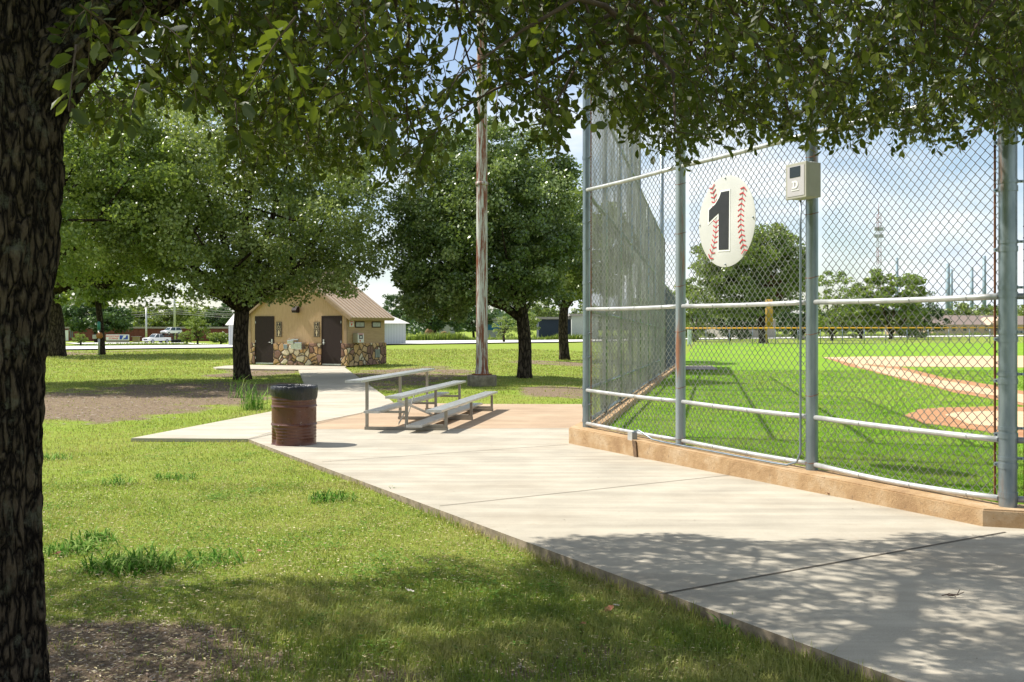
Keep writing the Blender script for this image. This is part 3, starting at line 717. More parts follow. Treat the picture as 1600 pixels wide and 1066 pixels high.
# ------------------------------------------------------------------ bleachers
b0 = G(697, 672.5, mode='slab')
bl = thing('bleachers', 'low three-row aluminium bleachers standing on the tan slab', 'bleachers', (b0.x, b0.y, b0.z))
pv = Vector((.178, .984, 0)).normalized(); qv = Vector((-.9965, .085, 0))
def BP(a_, b_, z): return pv*a_ + qv*b_ + Vector((0, 0, z))     # a along the planks, b towards the back rows
cosk = 1
rows_ = [(0.0, .365), (.665, .585), (1.335, .84)]
LEN = 4.72; FR = (0.0, 1.92, 3.84)
def bar(a_, b_, wd, ht, name, mat, par):
    a_, b_ = Vector(a_), Vector(b_); d = b_-a_; l_ = d.length; x = d.normalized(); zz = Vector((0, 0, 1)) if abs(x.z) < .9 else pv
    y = zz.cross(x).normalized(); z2 = x.cross(y); Mx = Matrix((( x.x, y.x, z2.x, a_.x), (x.y, y.y, z2.y, a_.y), (x.z, y.z, z2.z, a_.z), (0, 0, 0, 1)))
    return MB().box(0, l_, -wd/2, wd/2, -ht/2, ht/2, Mx, .004).build(name, mat, par)
for fi, fa in enumerate(FR):
    fr = bar(BP(fa, -.03, .025), BP(fa, 1.375, .025), .05, .05, 'frame', M['frame'], bl)
    for (b_, h) in rows_: bar(BP(fa-.002, b_, .052), BP(fa-.002, b_, h-.045), .045, .05, 'leg', M['frame'], fr)
    bar(BP(fa+.003, 0.03, .075), BP(fa+.003, .66, .075), .04, .04, 'crossbar', M['frame'], fr)
    bar(BP(fa+.003, .69, .30), BP(fa+.003, 1.31, .30), .04, .04, 'crossbar', M['frame'], fr)
for (a0, a1, z0, z1, bb) in ((0, 1.92, .08, .5, .70), (1.92, 0, .08, .5, .72), (0, 1.92, .1, .30, .80)):
    bar(BP(a0, bb, z0), BP(a1, bb+ (.35 if a0 == 0 else .1), z1), .008, .045, 'brace', M['alu'], bl)
def plank(b_, zt_, name, par=bl):
    m_ = MB(); a0 = -.42; Mx = Matrix(((pv.x, qv.x, 0, 0), (pv.y, qv.y, 0, 0), (0, 0, 1, 0), (0, 0, 0, 1)))
    prof = [(-.13, -.038), (-.13, -.004), (-.126, 0)]
    for i in range(12): x = -.12+.24*i/11; prof += [(x-.004, 0), (x-.003, -.002), (x+.003, -.002), (x+.004, 0)]
    prof += [(.126, 0), (.13, -.004), (.13, -.038)]
    va = [m_.bm.verts.new(Mx @ Vector((a0, b_+x, zt_+z))) for x, z in prof]; vb = [m_.bm.verts.new(Mx @ Vector((a0+LEN, b_+x, zt_+z))) for x, z in prof]
    n = len(prof)
    for i in range(n): m_.bm.faces.new([va[i], va[(i+1) % n], vb[(i+1) % n], vb[i]])
    m_.bm.faces.new(va[::-1]); m_.bm.faces.new(vb)
    o = m_.build(name, M['alu'], par)
    for aa in (a0-.004, a0+LEN+.004):
        MB().box(aa-.006, aa+.006, b_-.132, b_+.132, zt_-.04, zt_+.001, Mx).build('end_cap', M['rail'], o)
    return o
plank(.10, .37, 'seat'); plank(.765, .59, 'seat'); plank(1.43, .845, 'seat')
plank(.42, .125, 'footboard'); plank(1.12, .35, 'footboard')

# ------------------------------------------------------------------ light pole
l0 = G(753, 603.5, mode='out')
lp = thing('light_pole', 'tall rust-streaked white steel light pole on a round concrete footing', 'light pole', (l0.x, l0.y, l0.z))
s_ = l0.y/F
m_ = MB(); m_.lathe([(.001, -.3), (23*s_, -.3), (23*s_, .28), (22.5*s_, .33), (.001, .335)], 40)
for v in m_.bm.verts: 
    k = .02*(vnoise(v.co.x*5, v.co.y*5, v.co.z*6, 2)-.5); v.co.x *= 1+k/.4; v.co.y *= 1+k/.4
m_.build('footing', M['footing'], lp)
r0 = 9.3*s_
pz = []
for i in range(60):
    z = .34+i*.24; pz.append((r0*(1-.014*(z)) if z > .9 else r0*(1+.28*math.exp(-(z-.34)/.12)*.8), z))
m_ = MB(); m_.lathe(pz, 16); m_.build('pole', M['pole'], lp)
MB().lathe([(.001, .335), (r0*1.7, .335), (r0*1.7, .37), (r0*1.2, .375)], 8).build('base_plate', M['rust'], lp)
MB().lathe([(r0*.96, 5.95), (r0*1.08, 5.96), (r0*1.08, 6.05), (r0*.94, 6.06)], 16).build('joint_band', M['pole'], lp)
# ------------------------------------------------------------------ restroom building
RA = rad(-24); rc = Vector((-7.14*1.0, 42.9, -.085))
rb = thing('restroom_building', 'small tan restroom building with stone base and brown doors under a ribbed metal roof', 'building', tuple(rc), RA)
m = NT('tan_siding', .9, 0, .2); v = m.coord((1, 1, .12)); f = m.noise(v, 22, 5, .65)
m.col(m.ramp(f, [(.3, (.46, .31, .17)), (.7, (.58, .41, .24))])); m.bump(f, .9, .02); M['siding'] = m.m
m = NT('lap_siding', .9, 0, .2); v = m.coord((1, .12, 1)); f = m.noise(v, 22, 5, .65); m.col(m.ramp(f, [(.3, (.42, .29, .165)), (.7, (.52, .37, .22))])); m.bump(f, .5, .01); M['lap'] = m.m
m = NT('stone_veneer', .9, 0, .25); v = m.coord()
def stones(sc):
    nz = m.n('ShaderNodeTexNoise'); nz.inputs['Scale'].default_value = 3; m.l(v, nz.inputs['Vector'])
    mr = m.n('ShaderNodeVectorMath', operation='SCALE'); m.l(nz.outputs['Color'], mr.inputs[0]); mr.inputs['Scale'].default_value = .18
    va = m.n('ShaderNodeVectorMath', operation='ADD'); m.l(v, va.inputs[0]); m.l(mr.outputs[0], va.inputs[1])
    e = m.n('ShaderNodeTexVoronoi', feature='DISTANCE_TO_EDGE'); e.inputs['Scale'].default_value = sc; m.l(va.outputs[0], e.inputs['Vector'])
    c = m.n('ShaderNodeTexVoronoi'); c.inputs['Scale'].default_value = sc; m.l(va.outputs[0], c.inputs['Vector']); return e.outputs['Distance'], c.outputs['Color']
ed_, cc_ = stones(3.3); sp_ = m.n('ShaderNodeSeparateColor'); m.l(cc_, sp_.inputs[0])
st = m.ramp(sp_.outputs[0], [(0, (.55, .34, .17)), (.25, (.66, .45, .25)), (.42, (.27, .155, .115)), (.56, (.62, .4, .2)), (.7, (.34, .2, .15)), (.82, (.78, .66, .48))], 'CONSTANT')
st = m.mix(.5, st, m.mix(1.0, st, m.ramp(m.noise(v, 18, 5, .7), [(.3, .6), (.7, 1.2)]), 'MULTIPLY'))
m.col(m.mix(m.ramp(ed_, [(.035, 0.0), (.06, 1.0)]), (.10, .075, .055), st)); m.bump(m.ramp(ed_, [(.02, 0.0), (.14, 1.0)]), 1.0, .05); M['stone'] = m.m
M['brown'] = plain('brown_paint', (.022, .009, .006), .75, var=.15)
M['trim'] = plain('tan_trim', (.36, .25, .15), .8)
M['roofmetal'] = plain('tan_roof_metal', (.48, .365, .26), .45, .1, .08, 2)
LF, LD = 5.24, 3.13
HW = 2.27; PITCH = .713; WB = .97
def wall_box(x0, x1, y0, y1, z0, z1, name, mat, par=rb): return MB().box(x0, x1, y0, y1, z0, z1).build(name, mat, par)
# gable body (front wall as a pentagon prism through the depth)
m_ = MB(); apex = HW+PITCH*LF/2
MY = Matrix(((1, 0, 0, 0), (0, 0, 1, 0), (0, 1, 0, 0), (0, 0, 0, 1)))
m_.prism([(-LF, .05), (0, .05), (0, HW), (-LF/2, apex), (-LF, HW)], 0, LD, MY); m_.build('wall', M['siding'], rb)
# lap boards on the side wall
m_ = MB(); z = WB
while z < HW-.05:
    zz = min(z+.115, HW-.01); vs = [m_.bm.verts.new(p) for p in ((.004, .0, z), (.022, .0, z), (.006, .0, zz), (.004, 0, zz), (.004, LD, z), (.022, LD, z), (.006, LD, zz), (.004, LD, zz))]
    for q in ((0, 1, 2, 3), (4, 7, 6, 5), (1, 5, 6, 2), (0, 4, 5, 1), (3, 2, 6, 7)): m_.bm.faces.new([vs[i] for i in q])
    z += .115
m_.build('side_boards', M['lap'], rb)
MB().box(-.10, .026, -.028, .10, WB, HW).build('corner_board', M['trim'], rb); MB().box(-LF-.026, -LF+.16, -.028, .10, 0, HW).build('corner_board', M['trim'], rb)
MB().box(-LF+.16, -.10, -.016, -.001, 2.83, 2.90) .build('gable_trim', M['brown'], rb) if False else None
# stone base: front pieces between the doors, side piece
D1 = (-4.81, -3.83); D2 = (-1.23, -.25)
for (x0, x1) in ((-LF+.161, D1[0]-.03), (D1[1]+.03, D2[0]-.03), (D2[1]+.03, .07)):
    MB().box(x0, x1, -.065, -.001, .0, WB, None, .008).build('stone_base', M['stone'], rb)
MB().box(.003, .07, -.0005, LD+.06, 0, WB, None, .008).build('stone_base', M['stone'], rb)
# vertical joints in the front panels
for x in (-4.0, -2.55, -1.3):
    pass
for (x0, x1), hs in ((D1, 1), (D2, -1)):
    d = MB().box(x0, x1, -.022, -.002, .03, 2.14, None, .003).build('door', M['brown'], rb)
    MB().box(x0-.035, x0-.001, -.03, -.002, 0, 2.17).box(x1+.001, x1+.035, -.03, -.002, 0, 2.17).box(x0, x1, -.03, -.002, 2.142, 2.17).build('door_frame', M['brown'], d)
    hx = x1-.08 if hs == 1 else x0+.08
    MB().box(hx-.03, hx+.03, -.034, -.023, .93, 1.15).tube([(hx, -.03, 1.0), (hx, -.09, 1.0), (hx-hs*.13, -.09, 1.0)], .012, 8).build('handle', M['rail'], d)
    MB().box(x0+.01, x1-.01, -.034, -.023, .03, .09).build('kick_plate', M['rail'], d)
    for z in (.3, 1.05, 1.9):
        e_ = x0 if hs == 1 else x1
        MB().box(e_-.015, e_+.015, -.036, -.031, z-.05, z+.05).build('hinge', M['rail'], d)
# side windows
for (y0, y1) in ((.65, 1.395), (2.02, 2.76)):
    wf = MB().box(.001, .04, y0, y1, 1.66, 1.93).build('window', M['brown'], rb)
    MB().box(.041, .046, y0+.05, y1-.05, 1.70, 1.89).build('pane', plain('frosted_glass', (.3, .31, .28), .25, var=.2), wf)
MB().box(.071, .085, 2.2, 2.62, .30, .68).build('vent', plain('vent_grille', (.2, .2, .19), .6), rb)
vt = [o for o in rb.children if o.name.startswith('vent')][0]
for i in range(6): MB().box(.086, .094, 2.23, 2.59, .33+i*.055, .355+i*.055).build('slat', M['galv'], vt)
# roof: two slopes with ribs, overhangs
OV = .34; th = math.atan(PITCH); cs, sn = math.cos(th), math.sin(th); SLn = (LF/2+OV)/cs
def slope(side):
    # local frame: origin at the ridge, X' down the slope, Y' depth, Z' normal
    ax = Vector((side*cs, 0, -sn)); nz = Vector((side*sn, 0, cs)); yy = Vector((0, 1, 0)); o = Vector((-LF/2, 0, apex+.045+.0))
    Mx = Matrix(((ax.x, yy.x, nz.x, o.x), (ax.y, yy.y, nz.y, o.y), (ax.z, yy.z, nz.z, o.z), (0, 0, 0, 1)))
    m_ = MB(); m_.box(0 if side == 1 else .002, SLn, -.13, LD+OV, 0, .035, Mx)
    r = m_.build('roof', M['roofmetal'], rb); rr = MB(); y = -.13+.06
    while y < LD+OV-.04:
        rr.prism([(0.002, y-.03), (SLn-.002, y-.03), (SLn-.002, y+.03), (0.002, y+.03)], .0352, .05, Mx); rr.prism([(0.002, y-.016), (SLn-.002, y-.016), (SLn-.002, y+.016), (0.002, y+.016)], .0502, .068, Mx); y += .3
    rr.build('rib', M['roofmetal'], r)['kind'] = 'stuff'
    MB().box(SLn-.02, SLn+.012, -.14, LD+OV+.01, -.11, -.001, Mx).build('fascia', M['trim'], r)
    for y in (-.13, LD+OV): MB().box(.02, SLn-.03, y-.018, y+.018, -.13, -.001, Mx).build('barge_board', M['trim'], r)
slope(1); slope(-1)
MB().tube([(-LF/2, -.135, apex+.08), (-LF/2, LD+OV+.005, apex+.08)], .09, 6).build('ridge_cap', M['roofmetal'], rb)
# restroom signs, fountain, light, first aid box: fixed to the building
FRM = Matrix(((1, 0, 0, 0), (0, 0, -1, 0), (0, 1, 0, 0), (0, 0, 0, 1)))   # text x->x, y->z, facing -y
mblk = plain('sign_dark', (.03, .016, .012), .5); mcr = plain('sign_cream', (.62, .5, .3), .6)
def local_thing(name, label, cat, lp_, **kw):
    Rm = Matrix.Rotation(RA, 4, 'Z'); p = Rm @ Vector(lp_) + rc
    return thing(name, label, cat, tuple(p), RA, **kw)
for x0, lab in ((-3.68, 'dark restroom symbol sign on the wall right of the left brown door'), (-1.66, 'dark restroom symbol sign on the wall just left of the right brown door')):
    s = local_thing('restroom_sign', lab, 'sign', (x0+.15, -.018, 1.25), group='restroom signs')
    MB().box(-.15, .15, -.02, 0, 0, .66, None, .004).build('board', mblk, s)
    b = MB(); 
    for (z0, z1) in ((.03, .31), (.35, .63)):
        for (xa, xb, za, zb_) in ((-.13, .13, z0, z0+.012), (-.13, .13, z1-.012, z1), (-.13, -.118, z0+.012, z1-.012), (.118, .13, z0+.012, z1-.012)): b.box(xa, xb, -.023, -.0205, za, zb_)
    b.build('border', mcr, s)
    g = MB(); T = lambda x, z: FRM @ Matrix.Translation((x, z, .0205))
    g.prism([(.028*math.cos(a*math.pi/6), .028*math.sin(a*math.pi/6)) for a in range(12)], 0, .003, T(-.02, .59))
    g.box(-.035, -.012, -.09, -.03+.03, 0, .003, T(.0, .55)); g.box(-.03, .05, -.012, .008, 0, .003, T(0, .48)); g.box(.04, .058, -.07, 0, 0, .003, T(0, .48))
    for k in range(12):
        a0 = math.radians(90+k*22); a1 = math.radians(90+k*22+22); g.prism([(r*math.cos(a), r*math.sin(a)) for r, a in ((.05, a0), (.066, a0), (.066, a1), (.05, a1))], 0, .003, T(-.01, .44))
    g.prism([(.028*math.cos(a*math.pi/6), .028*math.sin(a*math.pi/6)) for a in range(12)], 0, .003, T(0, .265))
    g.prism([(-.05, .1), (.05, .1), (.045, 0), (.03, 0), (.03, -.1), (-.03, -.1), (-.03, 0), (-.045, 0)], 0, .003, T(0, .14))
    g.build('symbol', mcr, s)
s = local_thing('drinking_fountain', 'stainless wall drinking fountain between the two brown doors', 'drinking fountain', (-2.42, -.068, .72))
mst = plain('stainless', (.5, .5, .48), .25, .9, .1)
MB().box(-.40, .0, -.06, 0, .0, .44, None, .01).build('back_panel', mst, s); MB().box(-.38, -.03, -.36, -.062, .22, .40, None, .03).build('basin', mst, s)
MB().box(.01, .40, -.36, 0, -.02, .30, None, .03).build('basin', mst, s); MB().tube([(-.3, -.3, .40), (-.3, -.3, .46), (-.28, -.26, .47)], .012, 8).build('spout', mst, s)
s = local_thing('outlet_cover', 'small grey weatherproof outlet cover on the stone base beside the drinking fountain', 'outlet', (-3.12, -.066, .72)); MB().box(-.1, .1, -.05, 0, 0, .2, None, .01).build('cover', M['rail'], s); MB().box(-.08, .08, -.058, -.051, .02, .18).build('lid', M['galv'], s)
s = local_thing('wall_light', 'dark bronze wall light high on the restroom gable', 'wall light', (-2.55, -.002, 2.32))
MB().box(-.12, .12, -.05, 0, 0, .28, None, .02).build('back_box', M['brown'], s); MB().prism([(-.05, .0), (-.24, .0), (-.28, .1), (-.2, .24), (-.05, .28)], -.12, .12, Matrix(((0, 0, 1, 0), (1, 0, 0, 0), (0, 1, 0, 0), (0, 0, 0, 1)))).build('hood', M['brown'], s); MB().box(-.1, .1, -.22, -.06, -.012, -.001).build('lens', plain('lamp_lens', (.35, .36, .3), .2), s)
SD = Matrix.Rotation(rad(90), 4, 'Z')
mred = plain('mark_red', (.6, .03, .04), .5, var=.03); mws = plain('sign_enamel', (.72, .72, .7), .5, var=.03)
s = local_thing('first_aid_sign', 'small white sign with a red heart high on the restroom side wall', 'sign', (.026, .36, 1.7))
MB().box(0, .012, -.17, .17, 0, .27).build('board', mws, s)
HT = Matrix(((0, 0, 1, .0125), (1, 0, 0, 0), (0, 1, 0, .1), (0, 0, 0, 1)))
heart = [(0, -.07), (.07, .01), (.065, .045), (.035, .055), (0, .03), (-.035, .055), (-.065, .045), (-.07, .01)]
MB().prism(heart, 0, .003, HT).build('heart', mred, s); MB().box(.0125, .0145, -.12, .12, .19, .235).build('red_band', mred, s)
s = local_thing('first_aid_cabinet', 'white and beige cabinet with a heart mark on the side wall of the restroom', 'cabinet', (.026, .72, 1.0))
MB().box(0, .24, -.25, .25, 0, .42, None, .012).build('housing', mb_, s)
MB().box(.242, .252, -.235, .235, .01, .41, None, .002).build('front_panel', mws, s); MB().box(.2525, .255, -.14, .14, .16, .35).build('window', mblk, s); MB().box(.2555, .258, -.05, .05, .2, .30).build('heart', mws, s); MB().box(.2525, .255, -.2, .2, .365, .395).build('red_band', mred, s); MB().box(.2525, .256, -.1, -.02, .05, .12).build('red_mark', mred, s)

# ------------------------------------------------------------------ trees
def leaf_quads(C, size, rnd, up=.35, ns=0):
    n = len(C); a = rnd.normal(size=(n, 3)); a /= np.linalg.norm(a, axis=1)[:, None]
    b = rnd.normal(size=(n, 3)); b[:, 2] += up; b -= (b*a).sum(1)[:, None]*a; b /= np.linalg.norm(b, axis=1)[:, None]
    s = size*rnd.uniform(.6, 1.35, (n, 1)); l_ = a*s; w_ = b*s*.33
    m1 = C + l_*.0
    V = np.stack([C-l_*.5, C+w_-l_*.05, C+l_*.5, C-w_-l_*.05], 1).reshape(-1, 3)
    Fq = np.arange(4*n).reshape(n, 4)
    return V, Fq
def crown_points(rx, ry, rz, nclump, nleaf, seed, cl=.12, flat=.35, hollow=.45, low=-.6):
    rnd = np.random.default_rng(seed); P_ = []
    while len(P_) < nclump:
        p = rnd.uniform(-1, 1, 3); r = np.linalg.norm(p)
        nz = .78 + .45*float(vnoise(p[0]*2.2+seed, p[1]*2.2, p[2]*2.2, seed))
        if r > (nz if seed != 5 else .9+.12*nz) or r < hollow*rnd.uniform(0, 1) or p[2] < low: continue
        P_.append(p)
    P_ = np.array(P_)
    per = nleaf//nclump; d = rnd.normal(size=(nclump, per, 3)); d /= np.linalg.norm(d, axis=2)[:, :, None]
    d *= rnd.uniform(0, 1, (nclump, per, 1))**.45; d[:, :, 2] *= .7
    cs_ = cl*rnd.uniform(.55, 1.3, (nclump, 1, 1))
    Q = P_[:, None, :]*np.array([rx, ry, rz]) + d*cs_*np.array([rx, ry, min(rx, ry)])
    tint = np.repeat(rnd.uniform(.2, .8, (nclump, 1)), per, 1) + rnd.normal(0, .17, (nclump, per))
    return Q.reshape(-1, 3), np.clip(tint.ravel(), 0, 1), P_*np.array([rx, ry, rz]), rnd
def tree(name, label, x, y, z, trunk_r, fork_h, crown_c, crown_r, nclump, nleaf, size, seed, leaf, lean=(0, 0), group=None, cl=.12, barkm=None, low=-.6, nl=9, hollow=.45, roots=True):
    t = thing(name, label, 'tree', (x, y, z), group=group); rr = random.Random(seed); barkm = barkm or M['bark2']
    Q, tint, clumps, rnd = crown_points(*crown_r, nclump, nleaf, seed, cl, low=low, hollow=hollow); cc = np.array(crown_c)
    V, Fq = leaf_quads(Q+cc, size, rnd)
    m_ = MB(); pts = []; rs = []
    N = 7
    for i in range(N+1):
        f = i/N; pts.append(Vector((lean[0]*f + .04*math.sin(f*5+seed)*trunk_r*4, lean[1]*f, -.2+(fork_h+.2)*f)))
        rs.append(trunk_r*(1+.5*math.exp(-max(0, f*fork_h-.0)/.22) if roots else 1)*(1-.12*f))
    rs[0] = rs[1]*1.25 if roots else rs[1]
    m_.tube(pts, rs, 14)
    top = pts[-1]
    cl_sorted = [Vector(c)+Vector(crown_c) for c in clumps]
    for k in range(nl):
        az = 2*math.pi*(k+rr.random()*.5)/nl; inner = k % 3 == 0
        q = Vector((crown_c[0] + crown_r[0]*math.cos(az)*(.35 if inner else .75), crown_c[1] + crown_r[1]*math.sin(az)*(.35 if inner else .75), crown_c[2] + crown_r[2]*(.5 if inner else rr.uniform(-.35, .25))))
        mid = top.lerp(q, .45) + Vector((0, 0, -.12*crown_r[2] if not inner else 0)); r1 = trunk_r*rr.uniform(.38, .58); j = Vector((rr.uniform(-.2, .2), rr.uniform(-.2, .2), rr.uniform(-.1, .1)))*crown_r[0]*.3
        path = [top-Vector((0, 0, trunk_r*.8)), top.lerp(mid, .5)+j*.3, mid+j, mid.lerp(q, .5)+j*.5, q]
        m_.tube(path, [r1*1.1, r1, r1*.7, r1*.42, r1*.12], 8)
        for q2 in rr.sample(cl_sorted, min(3, len(cl_sorted))):
            s0 = path[2].lerp(path[3], rr.random())
            if (q2-s0).length < crown_r[0]*.9: m_.tube([s0, s0.lerp(q2, .5)+Vector((0, 0, .04*crown_r[2])), q2], [r1*.4, r1*.26, r1*.06], 5)
    m_.build('trunk', barkm, t)
    fast_mesh('crown', V, Fq, leaf, parent=t, tint=np.repeat(tint, 4))
    return t
M['leafT'] = leafmat('dark_oak_leaves', (.045, .085, .018), (.115, .175, .045), (.36, .43, .18), (.28, .38, .05), .25, .36, .7)
g = G(378, 593, mode='out')
tree('oak_tree', 'broad oak tree with a dark trunk in front of the restroom building', g.x, g.y, g.z, .27, 2.5, (-.1, 0, 5.95), (5.2, 4.8, 4.1), 520, 120000, .115, 21, M['leaf'], lean=(-.02, .0), cl=.13, low=-.78, nl=11)
g = G(821, 591, mode='out')
tree('oak_tree', 'rounded dark green oak tree just right of the rusty light pole', g.x, g.y, g.z, .24, 2.2, (-1.15, 0, 5.15), (3.3, 3.2, 3.5), 480, 125000, .11, 5, M['leafT'], lean=(-.1, 0), cl=.17, low=-.72, nl=7, hollow=.3)
t3 = [o for o in bpy.data.objects if o.name.startswith('oak_tree')][-1]
Qd, td, _, rn_ = crown_points(1.3, 1.9, 1.3, 60, 14000, 6, .25); Vd, Fd = leaf_quads(Qd+np.array([-3.1, .2, 2.75]), .11, rn_)
fast_mesh('low_bough', Vd, Fd, M['leafT'], parent=t3, tint=np.repeat(td, 4))
g = G(881, 562, mode='out')
tree('oak_tree', 'oak tree farther back, touching the left edge of the backstop', g.x, g.y, g.z, .3, 3.2, (.3, 0, 6.3), (4.0, 4.0, 3.7), 200, 26000, .24, 8, M['leaf'], cl=.15, low=-.7)
g = G(85, 557, mode='out')
tree('shade_tree', 'light green tree with a thick grey trunk at the far left', g.x, g.y, g.z, .62, 4.2, (1.4, 1, 7.5), (5.8, 5.5, 5.3), 300, 40000, .24, 31, M['leafL'], lean=(-.3, 0), cl=.12, low=-.85)
g = G(160, 554.5, mode='out')
tree('shade_tree', 'light green tree with a thin straight trunk beside the marker post', g.x, g.y, g.z, .2, 3.4, (.5, .5, 5.6), (3.3, 3.0, 2.9), 150, 17000, .22, 37, M['leafL'], lean=(-.25, 0), cl=.16, low=-.85)
g = G(28, 601, mode='out')
tree('shade_tree', 'light green tree standing behind the foreground trunk, its crown filling the left of the picture', g.x, g.y, g.z, .26, 3.0, (.6, 0, 6.2), (4.9, 4.4, 4.0), 420, 80000, .12, 47, M['leafL'], cl=.13, low=-.75)
# marker post beside that tree
g = G(154.5, 555, mode='out'); mk = thing('marker_post', 'slim marker post with a teal cap and a round reflector by the thin tree', 'post', tuple(g))
MB().tube([(0, 0, -.1), (0, 0, 1.55)], .06, 10).build('post', M['rail'], mk); MB().tube([(0, 0, 1.551), (0, 0, 2.0), (0, 0, 2.06)], [.09, .09, .04], 12).build('cap', plain('teal_plastic', (.05, .3, .26), .5), mk)
MB().lathe([(.001, .04), (.2, .04), (.2, 0), (.001, 0)], 20, Matrix.Translation((.08, -.08, 1.2)) @ Matrix.Rotation(rad(90), 4, 'X')).build('reflector', plain('orange_plastic', (.5, .2, .05), .5), mk)
MB().box(-.36, -.1, -.1, -.06, 1.0, 1.25, None, .02).build('white_disc', mws, mk)

# ------------------------------------------------------------------ the road and its far verge
ne = [(-900, 566), (-300, 553), (0, 549), (95, 548), (355, 544.7), (610, 539.6), (910, 535.4), (1080, 531.3), (1560, 526.3), (2300, 524), (3000, 523)]
fe = [(-900, 556), (-300, 546.5), (0, 543.4), (95, 542.6), (355, 540), (610, 534.2), (910, 532.2), (1080, 529.3), (1560, 524.4), (2300, 522.4), (3000, 521.5)]
def interp(tab, px):
    for (a_, b_), (c_, d_) in zip(tab, tab[1:]):
        if a_ <= px <= c_: return b_+(d_-b_)*(px-a_)/(c_-a_)
    return tab[-1][1]
bm = bmesh.new(); rows = []
for i in range(140):
    px = -900+3900*i/139; p, q = G(px, interp(ne, px), mode='out'), G(px, interp(fe, px), mode='out'); row = []
    for k in range(5):
        r_ = p.lerp(q, k/4); row.append(bm.verts.new((r_.x, r_.y, float(out_z(r_.x, r_.y))+.12)))
    rows.append(row)
for a_, b_ in zip(rows, rows[1:]):
    for k in range(4): bm.faces.new([a_[k], b_[k], b_[k+1], a_[k+1]])
bmesh.ops.recalc_face_normals(bm, faces=bm.faces); me = bpy.data.meshes.new('road'); bm.to_mesh(me); bm.free(); me.materials.append(M['road'])
ro = bpy.data.objects.new('road', me); COL.objects.link(ro); tag(ro, kind='structure')
dp = [tuple(G(a_, b_, mode='out')[:2]) for a_, b_ in ((120, 539.0), (330, 538.6), (280, 536.3), (100, 536.8))]
tag(sheet('parking_area', dp, lambda x, y: float(out_z(x, y)), M['road'], lift=.15, step=8), kind='structure')
# weeds along the far verge
def blades(n, pos, hgt, wid, seed, mat, name, bend=.5, tint=None, upf=1.0):
    rnd = np.random.default_rng(seed); az = rnd.uniform(0, 2*math.pi, n); d = np.stack([np.cos(az), np.sin(az), 0*az], 1); s = np.stack([-np.sin(az), np.cos(az), 0*az], 1)
    h = hgt[:, None]; w_ = wid[:, None]/2; bd = rnd.uniform(.1, 1, (n, 1))*bend
    up = np.array([0, 0, 1.0])
    p0 = pos; p1 = pos + up*h*(.55*upf+.1*(1-upf)) + d*h*bd*.4; p2 = pos + up*h*np.maximum(.06, (1-.35*bd)*upf) + d*h*bd
    V = np.stack([p0-s*w_, p0+s*w_, p1-s*w_*.8, p1+s*w_*.8, p2], 1).reshape(-1, 3)
    b_ = np.arange(n)[:, None]*5; Ft = np.concatenate([b_+np.array([[0, 1, 3]]), b_+np.array([[0, 3, 2]]), b_+np.array([[2, 3, 4]])])
    if tint is None: tint = rnd.uniform(0, 1, n)
    return fast_mesh(name, V, Ft, mat, tint=np.repeat(tint, 5))
rnd = np.random.default_rng(77)
n = 26000; pxs = rnd.uniform(60, 1620, n); pos = []
for px in pxs[:0]: pass
verge = [(px, G(px, interp(fe, px)-.3, mode='out')) for px in np.linspace(40, 1640, 120)]
vx = np.array([v[0] for v in verge]); vX = np.array([v[1].x for v in verge]); vY = np.array([v[1].y for v in verge])
Y_ = np.interp(pxs, vx, vY) + 1 + rnd.exponential(2.2, n); X_ = np.interp(pxs, vx, vX)*(Y_/np.interp(pxs, vx, vY))
h_ = (rnd.uniform(.15, .55, n) + 1.0*sm((fbm(X_*.12, Y_*.12, 0, 6, 3)-.42)*6)*rnd.uniform(.4, 1, n))*np.where((pxs > 590) & (pxs < 930), .95, .65)
h_ = np.where(pxs < 480, h_*.6, h_)
tag(blades(n, np.stack([X_, Y_, out_z(X_, Y_)], 1), h_, np.full(n, .11), 3, M['leafY'], 'roadside_weeds', .6, tint=np.clip(rnd.normal(.55, .25, n), 0, 1)), 'strip of tall yellowish weeds along the far side of the road', 'weeds', kind='stuff')

# ------------------------------------------------------------------ far background, left: storage building, sign, vehicles, poles
mbk = NT('red_brick', .9, 0, .2); v = mbk.coord(); c = mbk.ramp(mbk.noise(v, 2, 6), [(.3, (.13, .045, .035)), (.7, (.19, .07, .055))]); mbk.col(c)
def at(px, py, Y): return P(px, py, Y)
def bgbox(px0, px1, ytop, Y0, Y1, name, label, cat, mat, parts=None, depth=12, roof=None, rh=.0, zb=None):
    a_ = at(px0, ytop, Y0); b_ = at(px1, ytop, Y1); d_ = Vector((b_.x-a_.x, b_.y-a_.y, 0)); ln = d_.length; rz = math.atan2(d_.y, d_.x)
    gz = float(out_z((a_.x+b_.x)/2, (a_.y+b_.y)/2)) if zb is None else zb
    t = thing(name, label, cat, (a_.x, a_.y, gz), rz); hh = (a_.z+b_.z)/2-gz
    MB().box(0, ln, 0, depth, -.6, hh).build('wall', mat, t)
    if roof is not None:
        MB().prism([(-.3, hh), (depth+.3, hh), (depth/2, hh+rh)] if rh > .4 else [(-.3, hh), (depth+.3, hh), (depth+.3, hh+rh), (-.3, hh+rh)], -.3, ln+.3, Matrix(((0, 0, 1, 0), (1, 0, 0, 0), (0, 1, 0, .002), (0, 0, 0, 1)))).build('roof', roof, t)
    return t, ln, hh
mroofg = plain('grey_roof', (.3, .27, .25), .8)
YB = 235
st_, ln, hh = bgbox(92, 356, 513.5, YB, YB, 'storage_building', 'long low dark red brick storage building across the road', 'building', mbk.m, roof=mroofg, rh=.35)
gx = lambda px: (px-92)/(356-92)*ln
for i, px in enumerate((104.5,)): MB().box(gx(px-2.5), gx(px+2.5), -.06, -.002, .1, 2.6).build('door', mws, st_)
